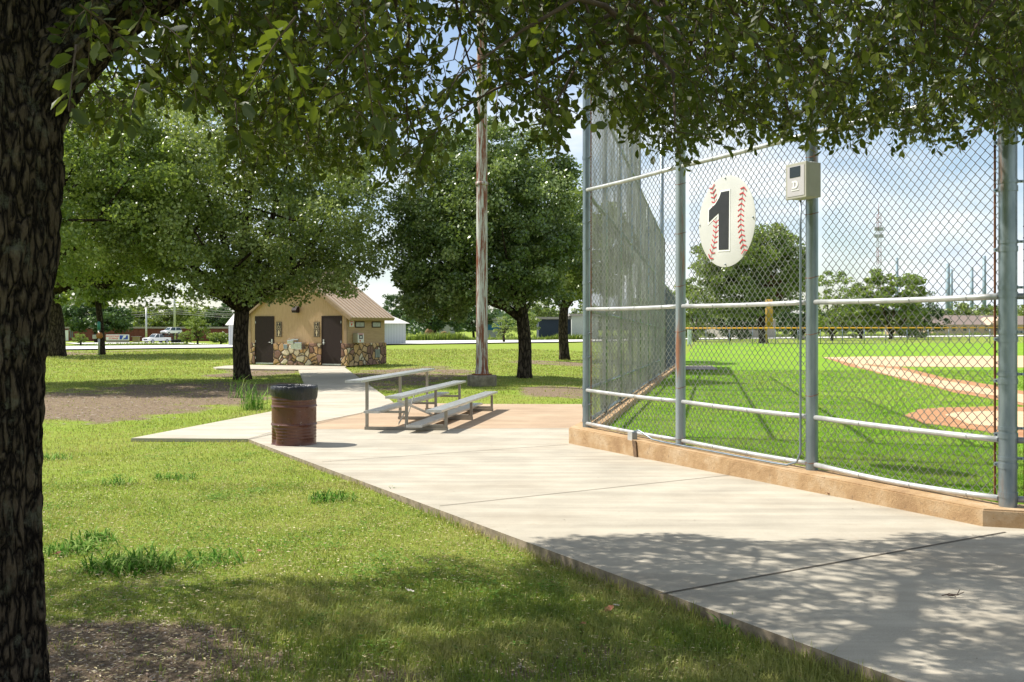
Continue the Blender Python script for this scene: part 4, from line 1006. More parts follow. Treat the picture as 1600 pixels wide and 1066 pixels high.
for px in (110, 113): MB().box(gx(px-1), gx(px+1), -.06, -.002, .8, 2.5).build('window', plain('dark_glass', (.1, .12, .14), .1), st_)
for px in range(125, 350, 9): MB().box(gx(px), gx(px)+.25, -.08, -.002, .0, hh-.1).build('pier', mbk.m, st_)
s, l2, h2 = bgbox(207, 216, 526.5, 225, 225, 'utility_cabinet', 'small beige cabinet in front of the brick wall, right of the storage sign', 'cabinet', plain('cabinet_beige', (.4, .31, .2), .8), depth=1.0, roof=mroofg, rh=.1)
# storage sign
a_ = at(165.5, 532.5, 205); b_ = at(201, 532.5, 205); wdt = b_.x-a_.x; gz = float(out_z(a_.x, 205))
ssg = thing('storage_sign', 'wide white roadside sign with red letters and a blue block on a low base', 'sign', ((a_.x+b_.x)/2, 205, gz))
zt_ = at(165, 523, 205).z-gz; zb2 = at(165, 531.5, 205).z-gz
MB().box(-wdt/2, wdt/2, 0, .35, zb2, zt_, None, .02).build('board', mws, ssg); MB().box(-wdt/2, wdt/2, .02, .34, -.3, zb2-.005).build('base', plain('sign_base', (.3, .26, .22), .9), ssg)
hh_ = zt_-zb2
TM = lambda x, z: Matrix.Translation((x, -.004, z)) @ Matrix.Rotation(rad(90), 4, 'X')
text_mesh('lettering', 'ADVANTAGE', hh_*.42, mred, ssg, TM(-wdt*.21, zb2+hh_*.70), .01, .012, .95)
text_mesh('lettering', 'STORAGE', hh_*.42, mred, ssg, TM(-wdt*.17, zb2+hh_*.28), .01, .012, .95)
mblu = plain('sign_blue', (.02, .06, .35), .5)
MB().box(wdt*.1, wdt*.47, -.012, -.001, zb2+hh_*.12, zb2+hh_*.88).build('blue_block', mblu, ssg)
MB().prism([(wdt*.2, .15*hh_), (wdt*.26, .15*hh_), (wdt*.34, .85*hh_), (wdt*.28, .85*hh_)], 0, .01, Matrix(((1, 0, 0, 0), (0, 0, -1, -.0125), (0, 1, 0, zb2), (0, 0, 0, 1)))).prism([(wdt*.34, .85*hh_), (wdt*.40, .85*hh_), (wdt*.34, .3*hh_), (wdt*.30, .5*hh_)], 0, .01, Matrix(((1, 0, 0, 0), (0, 0, -1, -.013), (0, 1, 0, zb2), (0, 0, 0, 1)))).build('emblem', mws, ssg)
# vehicles
mcar = plain('white_car_paint', (.75, .75, .75), .25, var=.02); mgl = plain('car_glass', (.03, .05, .06), .08); mty = plain('tyre_rubber', (.015, .015, .015), .85); mrim = plain('wheel_rim', (.4, .4, .4), .35, .7); mlt = plain('headlight_lens', (.6, .62, .65), .15); mblk2 = plain('grille_black', (.02, .02, .025), .4)
YM = Matrix(((1, 0, 0, 0), (0, 0, 1, 0), (0, 1, 0, 0), (0, 0, 0, 1)))
def vehicle(name, label, cat, loc, rz, prof, cab, glassw, W, wheels, wr, sc=1):
    t = thing(name, label, cat, loc, rz)
    b = MB(); b.prism(prof, -W/2, W/2, YM); es = [e for e in b.bm.edges if e.is_manifold and e.calc_face_angle(0) > .5]
    bmesh.ops.bevel(b.bm, geom=es, offset=.07, segments=2, affect='EDGES'); b.build('body', mcar, t, 40)
    # cab: tapered
    c_ = MB(); lo_, hi_ = cab
    for (pts, inset, nm) in ():
        pass
    va = [c_.bm.verts.new((x, sgn_*(W/2-.04), z)) for sgn_ in (-1, 1) for x, z in lo_]; vb = [c_.bm.verts.new((x, sgn_*(W/2-.28), z)) for sgn_ in (-1, 1) for x, z in hi_]
    A, B_, C_, D_ = va[0], va[1], va[2], va[3]; E_, F_, G_, H_ = vb
    for q in ((A, B_, F_, E_), (C_, G_, H_, D_), (A, E_, G_, C_), (B_, D_, H_, F_), (E_, F_, H_, G_), (A, C_, D_, B_)): c_.bm.faces.new(q)
    bmesh.ops.bevel(c_.bm, geom=c_.bm.edges[:], offset=.05, segments=2, affect='EDGES'); co = c_.build('cabin', mcar, t, 40)
    # glass panels slightly proud
    def gp(p0, p1, p2, p3, push):
        g_ = MB(); c0 = (p0+p1+p2+p3)/4; n_ = (p1-p0).cross(p3-p0).normalized(); q = [c0+(p-c0)*.86 for p in (p0, p1, p2, p3)]
        if n_.dot(c0-Vector((sum(x for x, z in lo_)/2, 0, .5))) < 0: n_ = -n_
        v1 = [g_.bm.verts.new(p+n_*push) for p in q]; v2 = [g_.bm.verts.new(p-n_*.03) for p in q]; g_.bm.faces.new(v1); g_.bm.faces.new(v2[::-1])
        for i in range(4): g_.bm.faces.new([v1[i], v1[(i+1) % 4], v2[(i+1) % 4], v2[i]])
        g_.build('window', mgl, t)
    V3 = lambda x, y, z: Vector((x, y, z)); (x0, z0), (x1, z1) = lo_; (x2, z2), (x3, z3) = hi_; w1, w2 = W/2-.04, W/2-.28
    gp(V3(x0, -w1, z0), V3(x0, w1, z0), V3(x2, w2, z2), V3(x2, -w2, z2), .012); gp(V3(x1, -w1, z1), V3(x1, w1, z1), V3(x3, w2, z3), V3(x3, -w2, z3), .012)
    for s_ in (-1, 1):
        mlo = (x0+x1)/2; mhi = (x2+x3)/2
        gp(V3(x0, s_*w1, z0), V3(mlo, s_*w1, z0), V3(mhi, s_*w2, z2), V3(x2, s_*w2, z2), .012); gp(V3(mlo, s_*w1, z0), V3(x1, s_*w1, z1), V3(x3, s_*w2, z3), V3(mhi, s_*w2, z3), .012)
        for wx in wheels:
            MW = Matrix.Translation((wx, s_*(W/2-.1), wr)) @ Matrix.Rotation(rad(90), 4, 'X')
            wo = MB().lathe([(.001, -.12), (wr*.9, -.12), (wr, -.08), (wr, .08), (wr*.9, .12), (.001, .12)], 24, MW).build('wheel', mty, t, 40)
            MB().lathe([(.001, -.126), (wr*.6, -.13), (wr*.62, -.121)] if s_ == 1 else [(.001, .126), (wr*.6, .13), (wr*.62, .121)], 20, MW).build('rim', mrim, wo)
        zf_ = max(z for x, z in prof if x < min(p[0] for p in prof)+.2)
        MB().box(min(p[0] for p in prof)-.015, min(p[0] for p in prof)+.1, s_*(W/2-.22)-.17, s_*(W/2-.22)+.17, zf_-.28, zf_-.08, None, .02).build('headlight', mlt, t)
    MB().box(min(p[0] for p in prof)-.02, min(p[0] for p in prof)+.05, -W*.28, W*.28, zf_-.4, zf_-.1, None, .02).build('grille', mblk2, t)
    MB().box(min(p[0] for p in prof)-.06, min(p[0] for p in prof)+.05, -W*.46, W*.46, .42, .58, None, .02).build('bumper', mrim, t)
    return t
g = Vector(((245-CX)/F*200, 200, float(out_z((245-CX)/F*200, 200))))
vs = g.y/F*30/5.1
vehicle('pickup_truck', 'white pickup truck parked across the road, its front to the left', 'truck', tuple(g), rad(60), [(-2.8, .45), (2.8, .5), (2.8, 1.2), (.95, 1.2), (-1.2, 1.18), (-2.6, 1.1), (-2.8, .95)], [[(-1.35, 1.15), (1.0, 1.18)], [(-.6, 1.88), (.8, 1.88)]], None, 1.95, (-1.8, 1.75), .42)
g2 = Vector((at(267.5, 530, g.y+4).x, g.y+4, float(out_z(at(267.5, 530, g.y+4).x, g.y+4))))
tz = at(267, 523.5, g2.y).z
tr = thing('car_trailer', 'dark car-hauler trailer behind the white pickup', 'trailer', tuple(g2), rad(60))
hz = tz-g2.z
MB().box(-2.7, 2.7, -1.0, 1.0, hz-.15, hz-.01).build('upper_deck', mblk2, tr); MB().box(-2.9, 3.6, -.95, .95, .55, .72).build('lower_deck', mblk2, tr)
for x in (-2.5, -.2, 2.5):
    for s_ in (-1, 1): MB().box(x-.07, x+.07, s_*.95-.06, s_*.95+.06, .5, hz-.15).build('pillar', mblk2, tr)
for x in (1.2, 2.1):
    for s_ in (-1, 1): MB().lathe([(.001, -.1), (.38, -.1), (.38, .1), (.001, .1)], 20, Matrix.Translation((x, s_*.95, .38)) @ Matrix.Rotation(rad(90), 4, 'X')).build('wheel', mty, tr, 40)
vehicle('hatchback_car', 'white car carried on the raised deck of the trailer', 'car', (g2.x, g2.y, tz), rad(60), [(-2.05, .35), (2.05, .35), (2.1, .95), (-1.0, .95), (-2.0, .8)], [[(-1.15, .93), (2.0, .93)], [(-.45, 1.55), (1.75, 1.55)]], None, 1.8, (-1.3, 1.3), .33)
# street lamps and utility pole with cables
def steel_pole(px, Yp_, ptop, r, name, label, arm=None):
    g_ = Vector(((px-CX)/F*Yp_, Yp_, float(out_z((px-CX)/F*Yp_, Yp_)))); t = thing(name, label, 'pole', tuple(g_)); h = at(px, ptop, g_.y).z-g_.z
    MB().tube([(0, 0, -.2), (0, 0, h)], [r, r*.6], 10).build('pole', M['rail'], t)
    if arm: MB().tube([(0, 0, h), (arm*.5, 0, h+.35), (arm, 0, h+.3)], .07, 6).build('arm', M['rail'], t); MB().box(arm-.2, arm+.5, -.15, .15, h+.2, h+.36, None, .04).build('lamp', M['rail'], t)
    return t, g_, h
steel_pole(228.5, 208, 482, .24, 'street_lamp', 'slim pale street lamp left of the white pickup', 2.0)
up_, gu, hu = steel_pole(272.7, 222, 418, .3, 'utility_pole', 'tall pale pole rising behind the car trailer with cables running across')
MB().box(-1.6, 1.6, -.1, .1, hu-1.6, hu-1.35).build('crossarm', M['rail'], up_)
Yp = gu.y
for k, (z0, z1, zz) in enumerate(((462, 463.5, 466.5), (464.5, 472, 480), (470, 477, 486), (482, 484, 486.5), (487, 487.5, 487), (489.5, 490.5, 491))):
    a_ = at(120, z0, Yp); m1 = at(273, z1, Yp); b_ = at(430, zz, Yp); o = Vector((gu.x, gu.y, gu.z)); y_ = (.2*k-.5)
    pts = []
    for i in range(13):
        f = i/12; p = a_.lerp(m1, f*2) if f < .5 else m1.lerp(b_, f*2-1); p.z -= .8*math.sin(2*math.pi*f)**2; pts.append(p-o+Vector((0, y_, 0)))
    pts[0] -= (pts[1]-pts[0])*3; pts[-1] += (pts[-1]-pts[-2])*3
    MB().tube(pts, .055, 5).build('cable', M['asphalt'], up_)
# metal sheds and other buildings
mshed = NT('ribbed_white_metal', .6, .2, .4); v = mshed.coord(); sxx = mshed.n('ShaderNodeTexWave'); sxx.inputs['Scale'].default_value = 1.2; mshed.l(v, sxx.inputs['Vector']); mshed.col(mshed.ramp(sxx.outputs['Fac'], [(.35, (.36, .38, .38)), (.5, (.5, .52, .52))]))
wr_ = plain('white_roof', (.6, .57, .52), .6)
bgbox(568, 634, 505.5, 92, 98, 'metal_shed', 'pale ribbed metal shed behind the restroom, on its right side', 'building', mshed.m, roof=wr_, rh=2.6, depth=14)
bgbox(357, 388, 508, 112, 112, 'metal_shed', 'pale metal shed seen between the oak trunk and the brick building', 'building', mshed.m, roof=wr_, rh=1.9, depth=10)
bgbox(842, 893, 499, 128, 128, 'open_barn', 'dark open-fronted barn behind the trunks of the right-hand oaks', 'building', plain('navy_barn', (.02, .03, .055), .8), roof=mroofg, rh=.3, depth=12)
bgbox(893.5, 935, 494, 126, 126, 'white_house', 'white block building just left of the backstop corner post', 'building', plain('white_block', (.42, .44, .42), .8), roof=mroofg, rh=.3, depth=12)
t, l3, h3 = bgbox(762, 783, 500, 140, 140, 'long_house', 'pale building with a blue band glimpsed right of the light pole', 'building', plain('pale_wall', (.5, .5, .48), .8), roof=wr_, rh=.4); MB().box(0, l3, -.05, -.003, 1.2, 2.2).build('blue_band', plain('blue_awning', (.03, .2, .4), .6), t)
bgbox(686, 704, 501, 150, 150, 'far_shed', 'small pale shed roof glimpsed behind the oak foliage', 'building', plain('shed_grey', (.3, .3, .3), .8), roof=wr_, rh=.5)
for i, (px, w_) in enumerate(((668, 18), (690, 13))):
    g = G(px, 531, mode='out'); r_ = w_/F*g.y/2; t = thing('hay_bale', ('larger' if i == 0 else 'smaller')+' brown hay bale behind the roadside weeds', 'hay bale', (g.x, g.y+5, g.z)); Mx = Matrix.Rotation(rad(90), 4, 'X')
    MB().lathe([(.001, -.8), (r_*.85, -.8), (r_, -.65), (r_, .65), (r_*.85, .8), (.001, .8)], 24, Matrix.Translation((0, 0, r_)) @ Mx).build('bale', plain('hay', (.22, .13, .07), .95, var=.35, scale=4, bump=.8), t)
g = G(703, 528, mode='out'); t = thing('leaning_post', 'weathered leaning wooden post in the weeds behind the road', 'post', tuple(g)); MB().tube([(0, 0, -.2), (.25, 0, 3.3)], [.14, .12], 8).build('post', plain('weathered_wood', (.3, .24, .19), .9, scale=4), t); MB().tube([(.25, 0, 3.3), (.252, 0, 3.36)], [.125, .1], 8).build('cap', M['rust'], t)
mtan = plain('tan_house', (.5, .36, .25), .8); mrf = plain('brown_shingle', (.2, .15, .125), .85)
t, l4, h4 = bgbox(1458, 1640, 507.5, 238, 262, 'tan_building', 'long low tan building with a brown roof beyond the outfield', 'building', mtan, roof=mrf, rh=2.4, depth=14, zb=-.6)
m_ = MB(); m_.prism([(0, h4-.1), (11, h4-.1), (5.5, h4+1.9)], -1.2, 4, Matrix(((1, 0, 0, l4*.42), (0, 0, 1, 0), (0, 1, 0, 0), (0, 0, 0, 1)))); m_.build('gable', mtan, t)
for k in range(6): MB().box(3+k*4.2, 4.2+k*4.2, -.05, -.003, 1.0, 2.2).build('window', mgl, t)
bgbox(1150, 1212, 500, 175, 178, 'park_shelter', 'low grey-roofed building behind the big tree beyond the outfield', 'building', plain('shelter_wall', (.33, .3, .27), .8), roof=mroofg, rh=1.4, depth=10, zb=-.6)
bgbox(205, 222, 487, 320, 320, 'white_house', 'white house with a pale roof above the brick storage building', 'building', plain('house_white', (.6, .6, .58), .8), roof=mroofg, rh=2.0, depth=10)
# monopoles and the lattice tower
mmono = plain('monopole_steel', (.2, .27, .31), .6, .3)
mono_pos = ((1401.5, 403, 5, 'steel monopole standing alone behind the bushy tree'), (1481, 412, 7, 'leftmost and thickest of the steel monopoles above the tan building'), (1486.5, 421, 5, 'shorter steel monopole touching the thick one above the tan building'), (1518.5, 418, 5.4, 'steel monopole in the middle of the row above the tan building'), (1538, 400, 6, 'tallest steel monopole, rightmost above the tan building'))
for i, (px, pt, wd, lab) in enumerate(mono_pos):
    Yq = 330+i*9; x = (px-CX)/F*Yq; t = thing('monopole', lab, 'pole', (x, Yq, -.6), group='steel monopoles beyond the outfield'); h = at(px, pt, Yq).z+.6; r_ = wd/F*Yq/2
    MB().tube([(0, 0, -1), (0, 0, h)], [r_*1.1, r_*.85], 12).build('mast', mmono, t); MB().tube([(0, 0, h*.45), (0, 0, h*.46)], [r_*1.15, r_*1.15], 12).build('flange', mmono, t)
Yq = 420; x = (1373-CX)/F*Yq; t = thing('radio_tower', 'thin red and white lattice radio tower far beyond the outfield', 'tower', (x, Yq, -.6)); h = at(1373, 335, Yq).z+.6
mtr = plain('tower_red', (.32, .16, .14), .6); mtw = plain('tower_white', (.42, .43, .44), .6)
for seg in range(7):
    z0, z1 = h*seg/7, h*(seg+1)/7; m_ = MB(); R_ = 1.0
    cs_ = [(R_*math.cos(2*math.pi*k/3), R_*math.sin(2*math.pi*k/3)) for k in range(3)]
    for (x_, y_) in cs_: m_.tube([(x_, y_, z0), (x_, y_, z1)], .09, 5)
    nb = 4
    for j in range(nb):
        za, zb_ = z0+(z1-z0)*j/nb, z0+(z1-z0)*(j+1)/nb
        for k in range(3): m_.tube([(*cs_[k], za), (*cs_[(k+1) % 3], zb_)], .05, 4); m_.tube([(*cs_[k], zb_), (*cs_[(k+1) % 3], zb_)], .05, 4)
    m_.build('lattice_section', mtr if seg % 2 == 0 else mtw, t)
MB().tube([(0, 0, h), (0, 0, h+5)], [.2, .05], 6).build('antenna', mtr, t)
for zz in (.8, .86): MB().box(-1.9, 1.9, -.5, .5, h*zz, h*zz+1.4, None, .1).build('antenna', mtw, t)

# ------------------------------------------------------------------ outfield fence, foul pole, small things there
o0 = G(1066, 539, mode='field'); o1 = G(1640, 536.2, mode='field'); od = (o1-o0); od.z = 0; oL = od.length; od.normalize()
of = thing('outfield_fence', 'low chain-link outfield fence with a bright yellow top cap', 'fence', tuple(o0), 0)
FHo = 1.95*1.0
hof = (EYE-(513.2-HY)/F*o0.y) - o0.z; hof1 = (EYE-(512.0-HY)/F*o1.y)-o1.z
MB().tube([(0, 0, hof), (od.x*oL, od.y*oL, hof1)], .075, 8).build('top_cap', plain('yellow_plastic', (.75, .36, .02), .5, var=.05), of)
for i in range(18):
    p = od*(oL*i/17); MB().tube([(p.x, p.y, -.1), (p.x, p.y, hof-.04)], .05, 6).build('post', M['galv'], of)
chain('chain_link', o0, od, oL, o0.z+.05, o0.z+hof-.08, pitch=.5, r=.012, parent=of, seed=50, bulge=.0, origin=o0)
g = G(1202, 537.5, mode='field'); s_ = g.y/F; fp = thing('foul_pole', 'yellow foul pole with a mesh wing at the outfield fence', 'foul pole', tuple(g))
myl = plain('foul_yellow', (.42, .25, .03), .6, var=.05); zt_ = at(1202, 468, g.y).z-g.z; zm = at(1202, 512, g.y).z-g.z
MB().tube([(-4.5*s_, 0, 0), (-4.5*s_, 0, zt_)], .1, 10).build('pole', myl, fp); MB().tube([(5*s_, 0, zm), (5*s_, 0, zt_)], .06, 8).build('side_rail', myl, fp); m_ = MB()
for i in range(9): z = zm+(zt_-zm)*i/8; m_.tube([(-4.4*s_, 0, z), (4.9*s_, 0, z)], .025, 4)
for i in range(1, 12): x = -4.4*s_+9.3*s_*i/12; m_.tube([(x, 0, zm), (x, 0, zt_)], .045, 4)
m_.build('mesh_wing', myl, fp)
g = G(1077.5, 540, mode='field'); s_ = g.y/F; t = thing('field_board', 'tall white board standing at the foul-line end of the outfield fence', 'board', tuple(g)); MB().box(-2.8*s_, 2.8*s_, -.1, .1, .1, 24*s_, None, .03).build('board', plain('board_white', (.55, .62, .6), .7), t)
for x in (-2.2, 2.2): MB().box(x*s_-.05, x*s_+.05, .11, .2, -.1, 22*s_).build('post', M['galv'], t)
g = G(1085.5, 530, mode='out'); s_ = g.y/F; t = thing('trash_barrel', 'dark teal barrel beyond the outfield fence', 'trash can', tuple(g)); r_ = 3.5*s_
MB().lathe([(.001, 0), (r_, 0), (r_*1.02, 5*s_), (r_, 9*s_), (.001, 9*s_)], 20).build('barrel', plain('teal_barrel', (.02, .12, .1), .5), t); MB().lathe([(r_*1.06, 9*s_), (r_*.9, 9.8*s_), (.001, 10.3*s_)], 20).build('lid', plain('dark_lid', (.02, .03, .03), .5), t)
# ------------------------------------------------------------------ background vegetation
def bgtree(px, pyb, ptop, wpx, Y, label, leaf, seed, n=6500, name='far_tree', trunk=True, size=None, low=-.75, grp='trees beyond the road'):
    x = (px-CX)/F*Y; z = float(out_z(x, Y)); top = at(px, ptop, Y).z-z; R_ = wpx/F*Y/2; ht = top*(.5 if top > R_ else .5)
    fh = top*(.06 if (grp or '').endswith('outfield') else .22); cz = fh + (top-fh)*.5
    return tree(name, label, x, y=Y, z=z, trunk_r=max(.15, R_*.06), fork_h=max(.5, fh*1.5), crown_c=(0, 0, cz), crown_r=(R_, R_*.8, (top-fh)*.56), nclump=90, nleaf=n, size=size or R_*.085, seed=seed, leaf=leaf, group=grp, cl=.2, low=low, nl=6, roots=False)
bgtree(150, 535, 468, 112, 218, 'wide grey-green tree behind the roadside sign, left of the street lamp', M['leafD'], 51, 9000)
bgtree(250, 535, 474, 92, 262, 'far tree with a visible fork above the white pickup', M['leaf'], 52, 9000)
bgtree(318, 535, 480, 66, 272, 'far green tree just right of the tall utility pole', M['leafL'], 53)
bgtree(350, 535, 477, 62, 268, 'grey-green far tree left of the oak trunk', M['leafD'], 54)
bgtree(290, 535, 482, 60, 285, 'far tree behind the utility pole', M['leaf'], 55)
bgtree(110, 530, 470, 80, 270, 'far tree behind the left end of the brick building', M['leaf'], 56)
bgtree(400, 530, 478, 60, 275, 'far tree hidden behind the oak trunk', M['leaf'], 62)
bgtree(680, 532, 455, 95, 130, 'dark dense tree behind the hay bales', M['leafD'], 57, 9000, low=-.95)
bgtree(740, 532, 470, 70, 138, 'dark tree behind the light pole base', M['leafD'], 58, low=-.95)
bgtree(620, 528, 462, 60, 140, 'dark tree behind the pale metal shed', M['leafD'], 59)
bgtree(820, 530, 488, 46, 118, 'light green shrubby tree behind the forked oak trunk', M['leafL'], 60, low=-.95)
bgtree(850, 530, 470, 60, 150, 'green tree above the dark barn', M['leaf'], 61)
bgtree(920, 530, 475, 60, 145, 'green tree behind the backstop corner post', M['leaf'], 63)
bgtree(1010, 530, 470, 90, 150, 'tree seen through the stepped left wing of the backstop', M['leaf'], 64)
g = G(307, 540, mode='out'); bgtree(309, 540, 497, 38, g.y+3, 'young yellow-green shrub beside the road, near the oak trunk', M['leafY'], 65, 5000, 'roadside_shrub', grp='shrubs along the road', low=-.9)
bgtree(292, 540, 519, 26, g.y+4, 'low yellow-green shrub left of the tall young one', M['leafY'], 66, 3000, 'roadside_shrub', grp='shrubs along the road', low=-.95)
bgtree(345, 540, 521, 44, g.y+5, 'low leafy shrub between the young shrub and the oak trunk', M['leafL'], 67, 4500, 'roadside_shrub', grp='shrubs along the road', low=-.95)
bgtree(126, 541, 522, 26, g.y+5, 'low weedy shrub in front of the brick building door', M['leafY'], 68, 2500, 'roadside_shrub', grp='shrubs along the road', low=-.95)
bgtree(787, 532, 495, 34, 104, 'bright green shrub right of the light pole by the road', M['leafL'], 69, 4000, 'roadside_shrub', grp='shrubs along the road', low=-.95)
# beyond the outfield
g = G(1196, 537, mode='field'); YT = g.y+6
big = bgtree(1180, 535, 352, 175, YT, 'large round tree behind the yellow foul pole', M['leaf'], 71, 26000, 'large_tree', size=.32, grp=None) if False else None
x = (1178-CX)/F*YT; z0 = -.5; s_ = YT/F
bt = tree('large_tree', 'large round dark tree with a patch of brown leaves behind the yellow foul pole', x+14*s_, YT, z0, .55, 4.5, (-14*s_, 0, (509-430)*s_+2.1), (92*s_, 70*s_, 80*s_), 300, 52000, .36, 71, M['leaf'], cl=.17, low=-.8)
Qb, tb, _, rn = crown_points(14*s_, 10*s_, 34*s_, 30, 2600, 72, .3); Vb, Fb = leaf_quads(Qb+np.array([2*s_, -45*s_, (509-455)*s_+2.1]), .42, rn)
fast_mesh('brown_leaves', Vb, Fb, leafmat('dead_leaves', (.06, .02, .012), (.12, .045, .025), (.2, .08, .04), (.2, .08, .03), .2), parent=bt, tint=np.repeat(tb, 4))
bgtree(1300, 532, 425, 84, 150, 'thin airy tree right of the post with the control box', M['leafL'], 73, 5000, grp='trees beyond the outfield')
bgtree(1392, 532, 420, 120, 165, 'bushy light-topped tree in front of the lone monopole', M['leafL'], 74, 12000, grp='trees beyond the outfield', low=-.9)
bgtree(1345, 530, 450, 90, 172, 'darker tree between the airy tree and the bushy one', M['leaf'], 75, 7000, grp='trees beyond the outfield', low=-.9)
bgtree(1440, 530, 462, 70, 180, 'dark tree at the left end of the tan building', M['leafD'], 76, 7000, grp='trees beyond the outfield', low=-.9)
bgtree(1085, 530, 440, 80, 140, 'bright green tree left of the large round tree', M['leafL'], 77, 8000, grp='trees beyond the outfield', low=-.9)
bgtree(1140, 530, 470, 90, 150, 'dark tree filling in behind the large round tree', M['leafD'], 78, 7000, grp='trees beyond the outfield', low=-.95)
bgtree(1250, 530, 470, 80, 160, 'dark tree behind the post with the control box', M['leafD'], 79, 7000, grp='trees beyond the outfield', low=-.95)
bgtree(1510, 520, 474, 90, 300, 'distant green tree behind the tan building roof, under the middle monopoles', M['leaf'], 80, 5000, grp='trees beyond the outfield')
bgtree(1570, 520, 478, 70, 310, 'distant green tree behind the right end of the tan building', M['leaf'], 81, 5000, grp='trees beyond the outfield')
bgtree(1470, 520, 484, 60, 305, 'distant green tree above the left gable of the tan building', M['leaf'], 82, 4000, grp='trees beyond the outfield')
bgtree(1630, 520, 470, 90, 290, 'distant green tree at the right edge of the picture', M['leaf'], 83, 4000, grp='trees beyond the outfield')
# far tree line as one mass
rnd = np.random.default_rng(9); n = 36000; pxs = rnd.uniform(-700, 2300, n); Yt = rnd.uniform(380, 460, n); hh = (7+5*fbm(pxs*.02, 0*pxs, 0, 4, 4))*1.0
Xt = (pxs-CX)/F*Yt; zt_ = rnd.uniform(-.12, 1, n)**.7*hh - 2
zt_ = np.where(np.isnan(zt_), 0, zt_)
Vf, Ff = leaf_quads(np.stack([Xt, Yt, zt_], 1), 2.4, rnd); tag(fast_mesh('far_woods', Vf, Ff, M['leafD'], tint=np.repeat(rnd.uniform(0, 1, n), 4)), 'distant line of woods along the horizon', 'woods', kind='stuff')
# ------------------------------------------------------------------ foreground oak: trunk and limbs
def bark_tube(paths, name, mat, parent, nseg=.02, nk=150):
    """paths: list of [(x, y, z, r), ...]; ridged bark displaced into the surface"""
    VV = []; FF = []; base_ = 0
    for pi, path in enumerate(paths):
        P_ = np.array([p[:3] for p in path], float); R_ = np.array([p[3] for p in path], float)
        sd = np.concatenate([[0], np.cumsum(np.linalg.norm(np.diff(P_, axis=0), axis=1))]); n = max(12, int(sd[-1]/nseg)); t = np.linspace(0, sd[-1], n)
        # smooth interpolation
        def ci(A):
            out_ = np.zeros(n); m_ = np.gradient(A, sd)
            for i, tt in enumerate(t):
                k = min(len(sd)-2, int(np.searchsorted(sd, tt, 'right')-1)); h = sd[k+1]-sd[k]; u = (tt-sd[k])/h
                out_[i] = (2*u**3-3*u**2+1)*A[k] + (u**3-2*u**2+u)*h*m_[k] + (-2*u**3+3*u**2)*A[k+1] + (u**3-u**2)*h*m_[k+1]
            return out_
        C = np.stack([ci(P_[:, i]) for i in range(3)], 1); R2 = ci(R_)
        T = np.gradient(C, axis=0); T /= np.linalg.norm(T, axis=1)[:, None]
        up = np.array([1.0, 0, 0]); U = []
        for i in range(n):
            up = up - T[i]*np.dot(up, T[i]); up /= np.linalg.norm(up); U.append(up)
        U = np.array(U); B = np.cross(T, U); k_ = max(24, int(nk*min(1, R_.max()/.3))); a = np.arange(k_)*2*math.pi/k_
        ca, sa = np.cos(a), np.sin(a)
        rr = R2[:, None]; sc_ = max(3.0, 6.5*R_.max()/.3)
        cx, cy = ca[None, :]*sc_, sa[None, :]*sc_; zz = (t*5.0)[:, None]
        w1 = fbm(cx*.8, cy*.8, zz*.7, 31+pi, 3); n1_ = vnoise(cx*1.6+w1*1.5, cy*1.6, zz*.9+w1*2, 32+pi); n2_ = vnoise(cx*3.2+w1*2, cy*3.2, zz*2.1, 33+pi); n3_ = vnoise(cx*8, cy*8, zz*6, 34)
        ridge = (1-np.abs(2*n1_-1))*.5 + (1-np.abs(2*n2_-1))*.35 + n3_*.15
        big = fbm(ca[None, :]*1.2, sa[None, :]*1.2, (t*1.3)[:, None], 41+pi, 2)-.5
        D = rr*(1+.10*big) - .030*sm((ridge-.42)/.5)*np.minimum(1, rr/.2) + .006*(n3_-.5)
        V = C[:, None, :] + U[:, None, :]*(D*ca[None, :])[..., None] + B[:, None, :]*(D*sa[None, :])[..., None]
        i_ = np.arange(n*k_).reshape(n, k_); j_ = np.roll(i_, -1, 1)
        FF.append(np.stack([i_[:-1].ravel(), j_[:-1].ravel(), j_[1:].ravel(), i_[1:].ravel()], 1)+base_); VV.append(V.reshape(-1, 3)); base_ += n*k_
    o = np.array(parent.location)
    return fast_mesh(name, np.concatenate(VV)-o, np.concatenate(FF), mat, smooth=True, parent=parent)
TX, TY = -2.295, 4.2
oak = thing('foreground_oak', 'big dark oak in the left foreground whose leafy boughs fill the top of the picture', 'tree', (TX, TY, -.12))
LIMB = [(-2.22, 4.24, 2.2, .25), (-2.10, 4.3, 2.62, .19), (-1.82, 4.45, 3.05, .165), (-1.3, 4.75, 3.5, .155), (-.5, 5.3, 3.95, .13), (.6, 6.0, 4.3, .1), (2.0, 6.6, 4.6, .075), (3.6, 7.0, 4.75, .05)]
LIMB2 = [(-2.3, 4.18, 2.5, .22), (-2.35, 4.3, 3.2, .2), (-2.3, 4.8, 4.0, .16), (-2.0, 5.6, 4.7, .12), (-1.5, 6.6, 5.1, .08), (-1.2, 7.5, 5.2, .05)]
LIMB3 = [(-2.5, 4.1, 2.3, .2), (-2.75, 4.0, 3.2, .19), (-3.1, 3.8, 4.4, .15), (-3.4, 3.3, 5.6, .1)]
LIMB4 = [(-1.3, 4.75, 3.5, .09), (-.4, 4.6, 4.2, .08), (1.0, 4.4, 4.8, .06), (2.8, 4.6, 5.1, .04)]
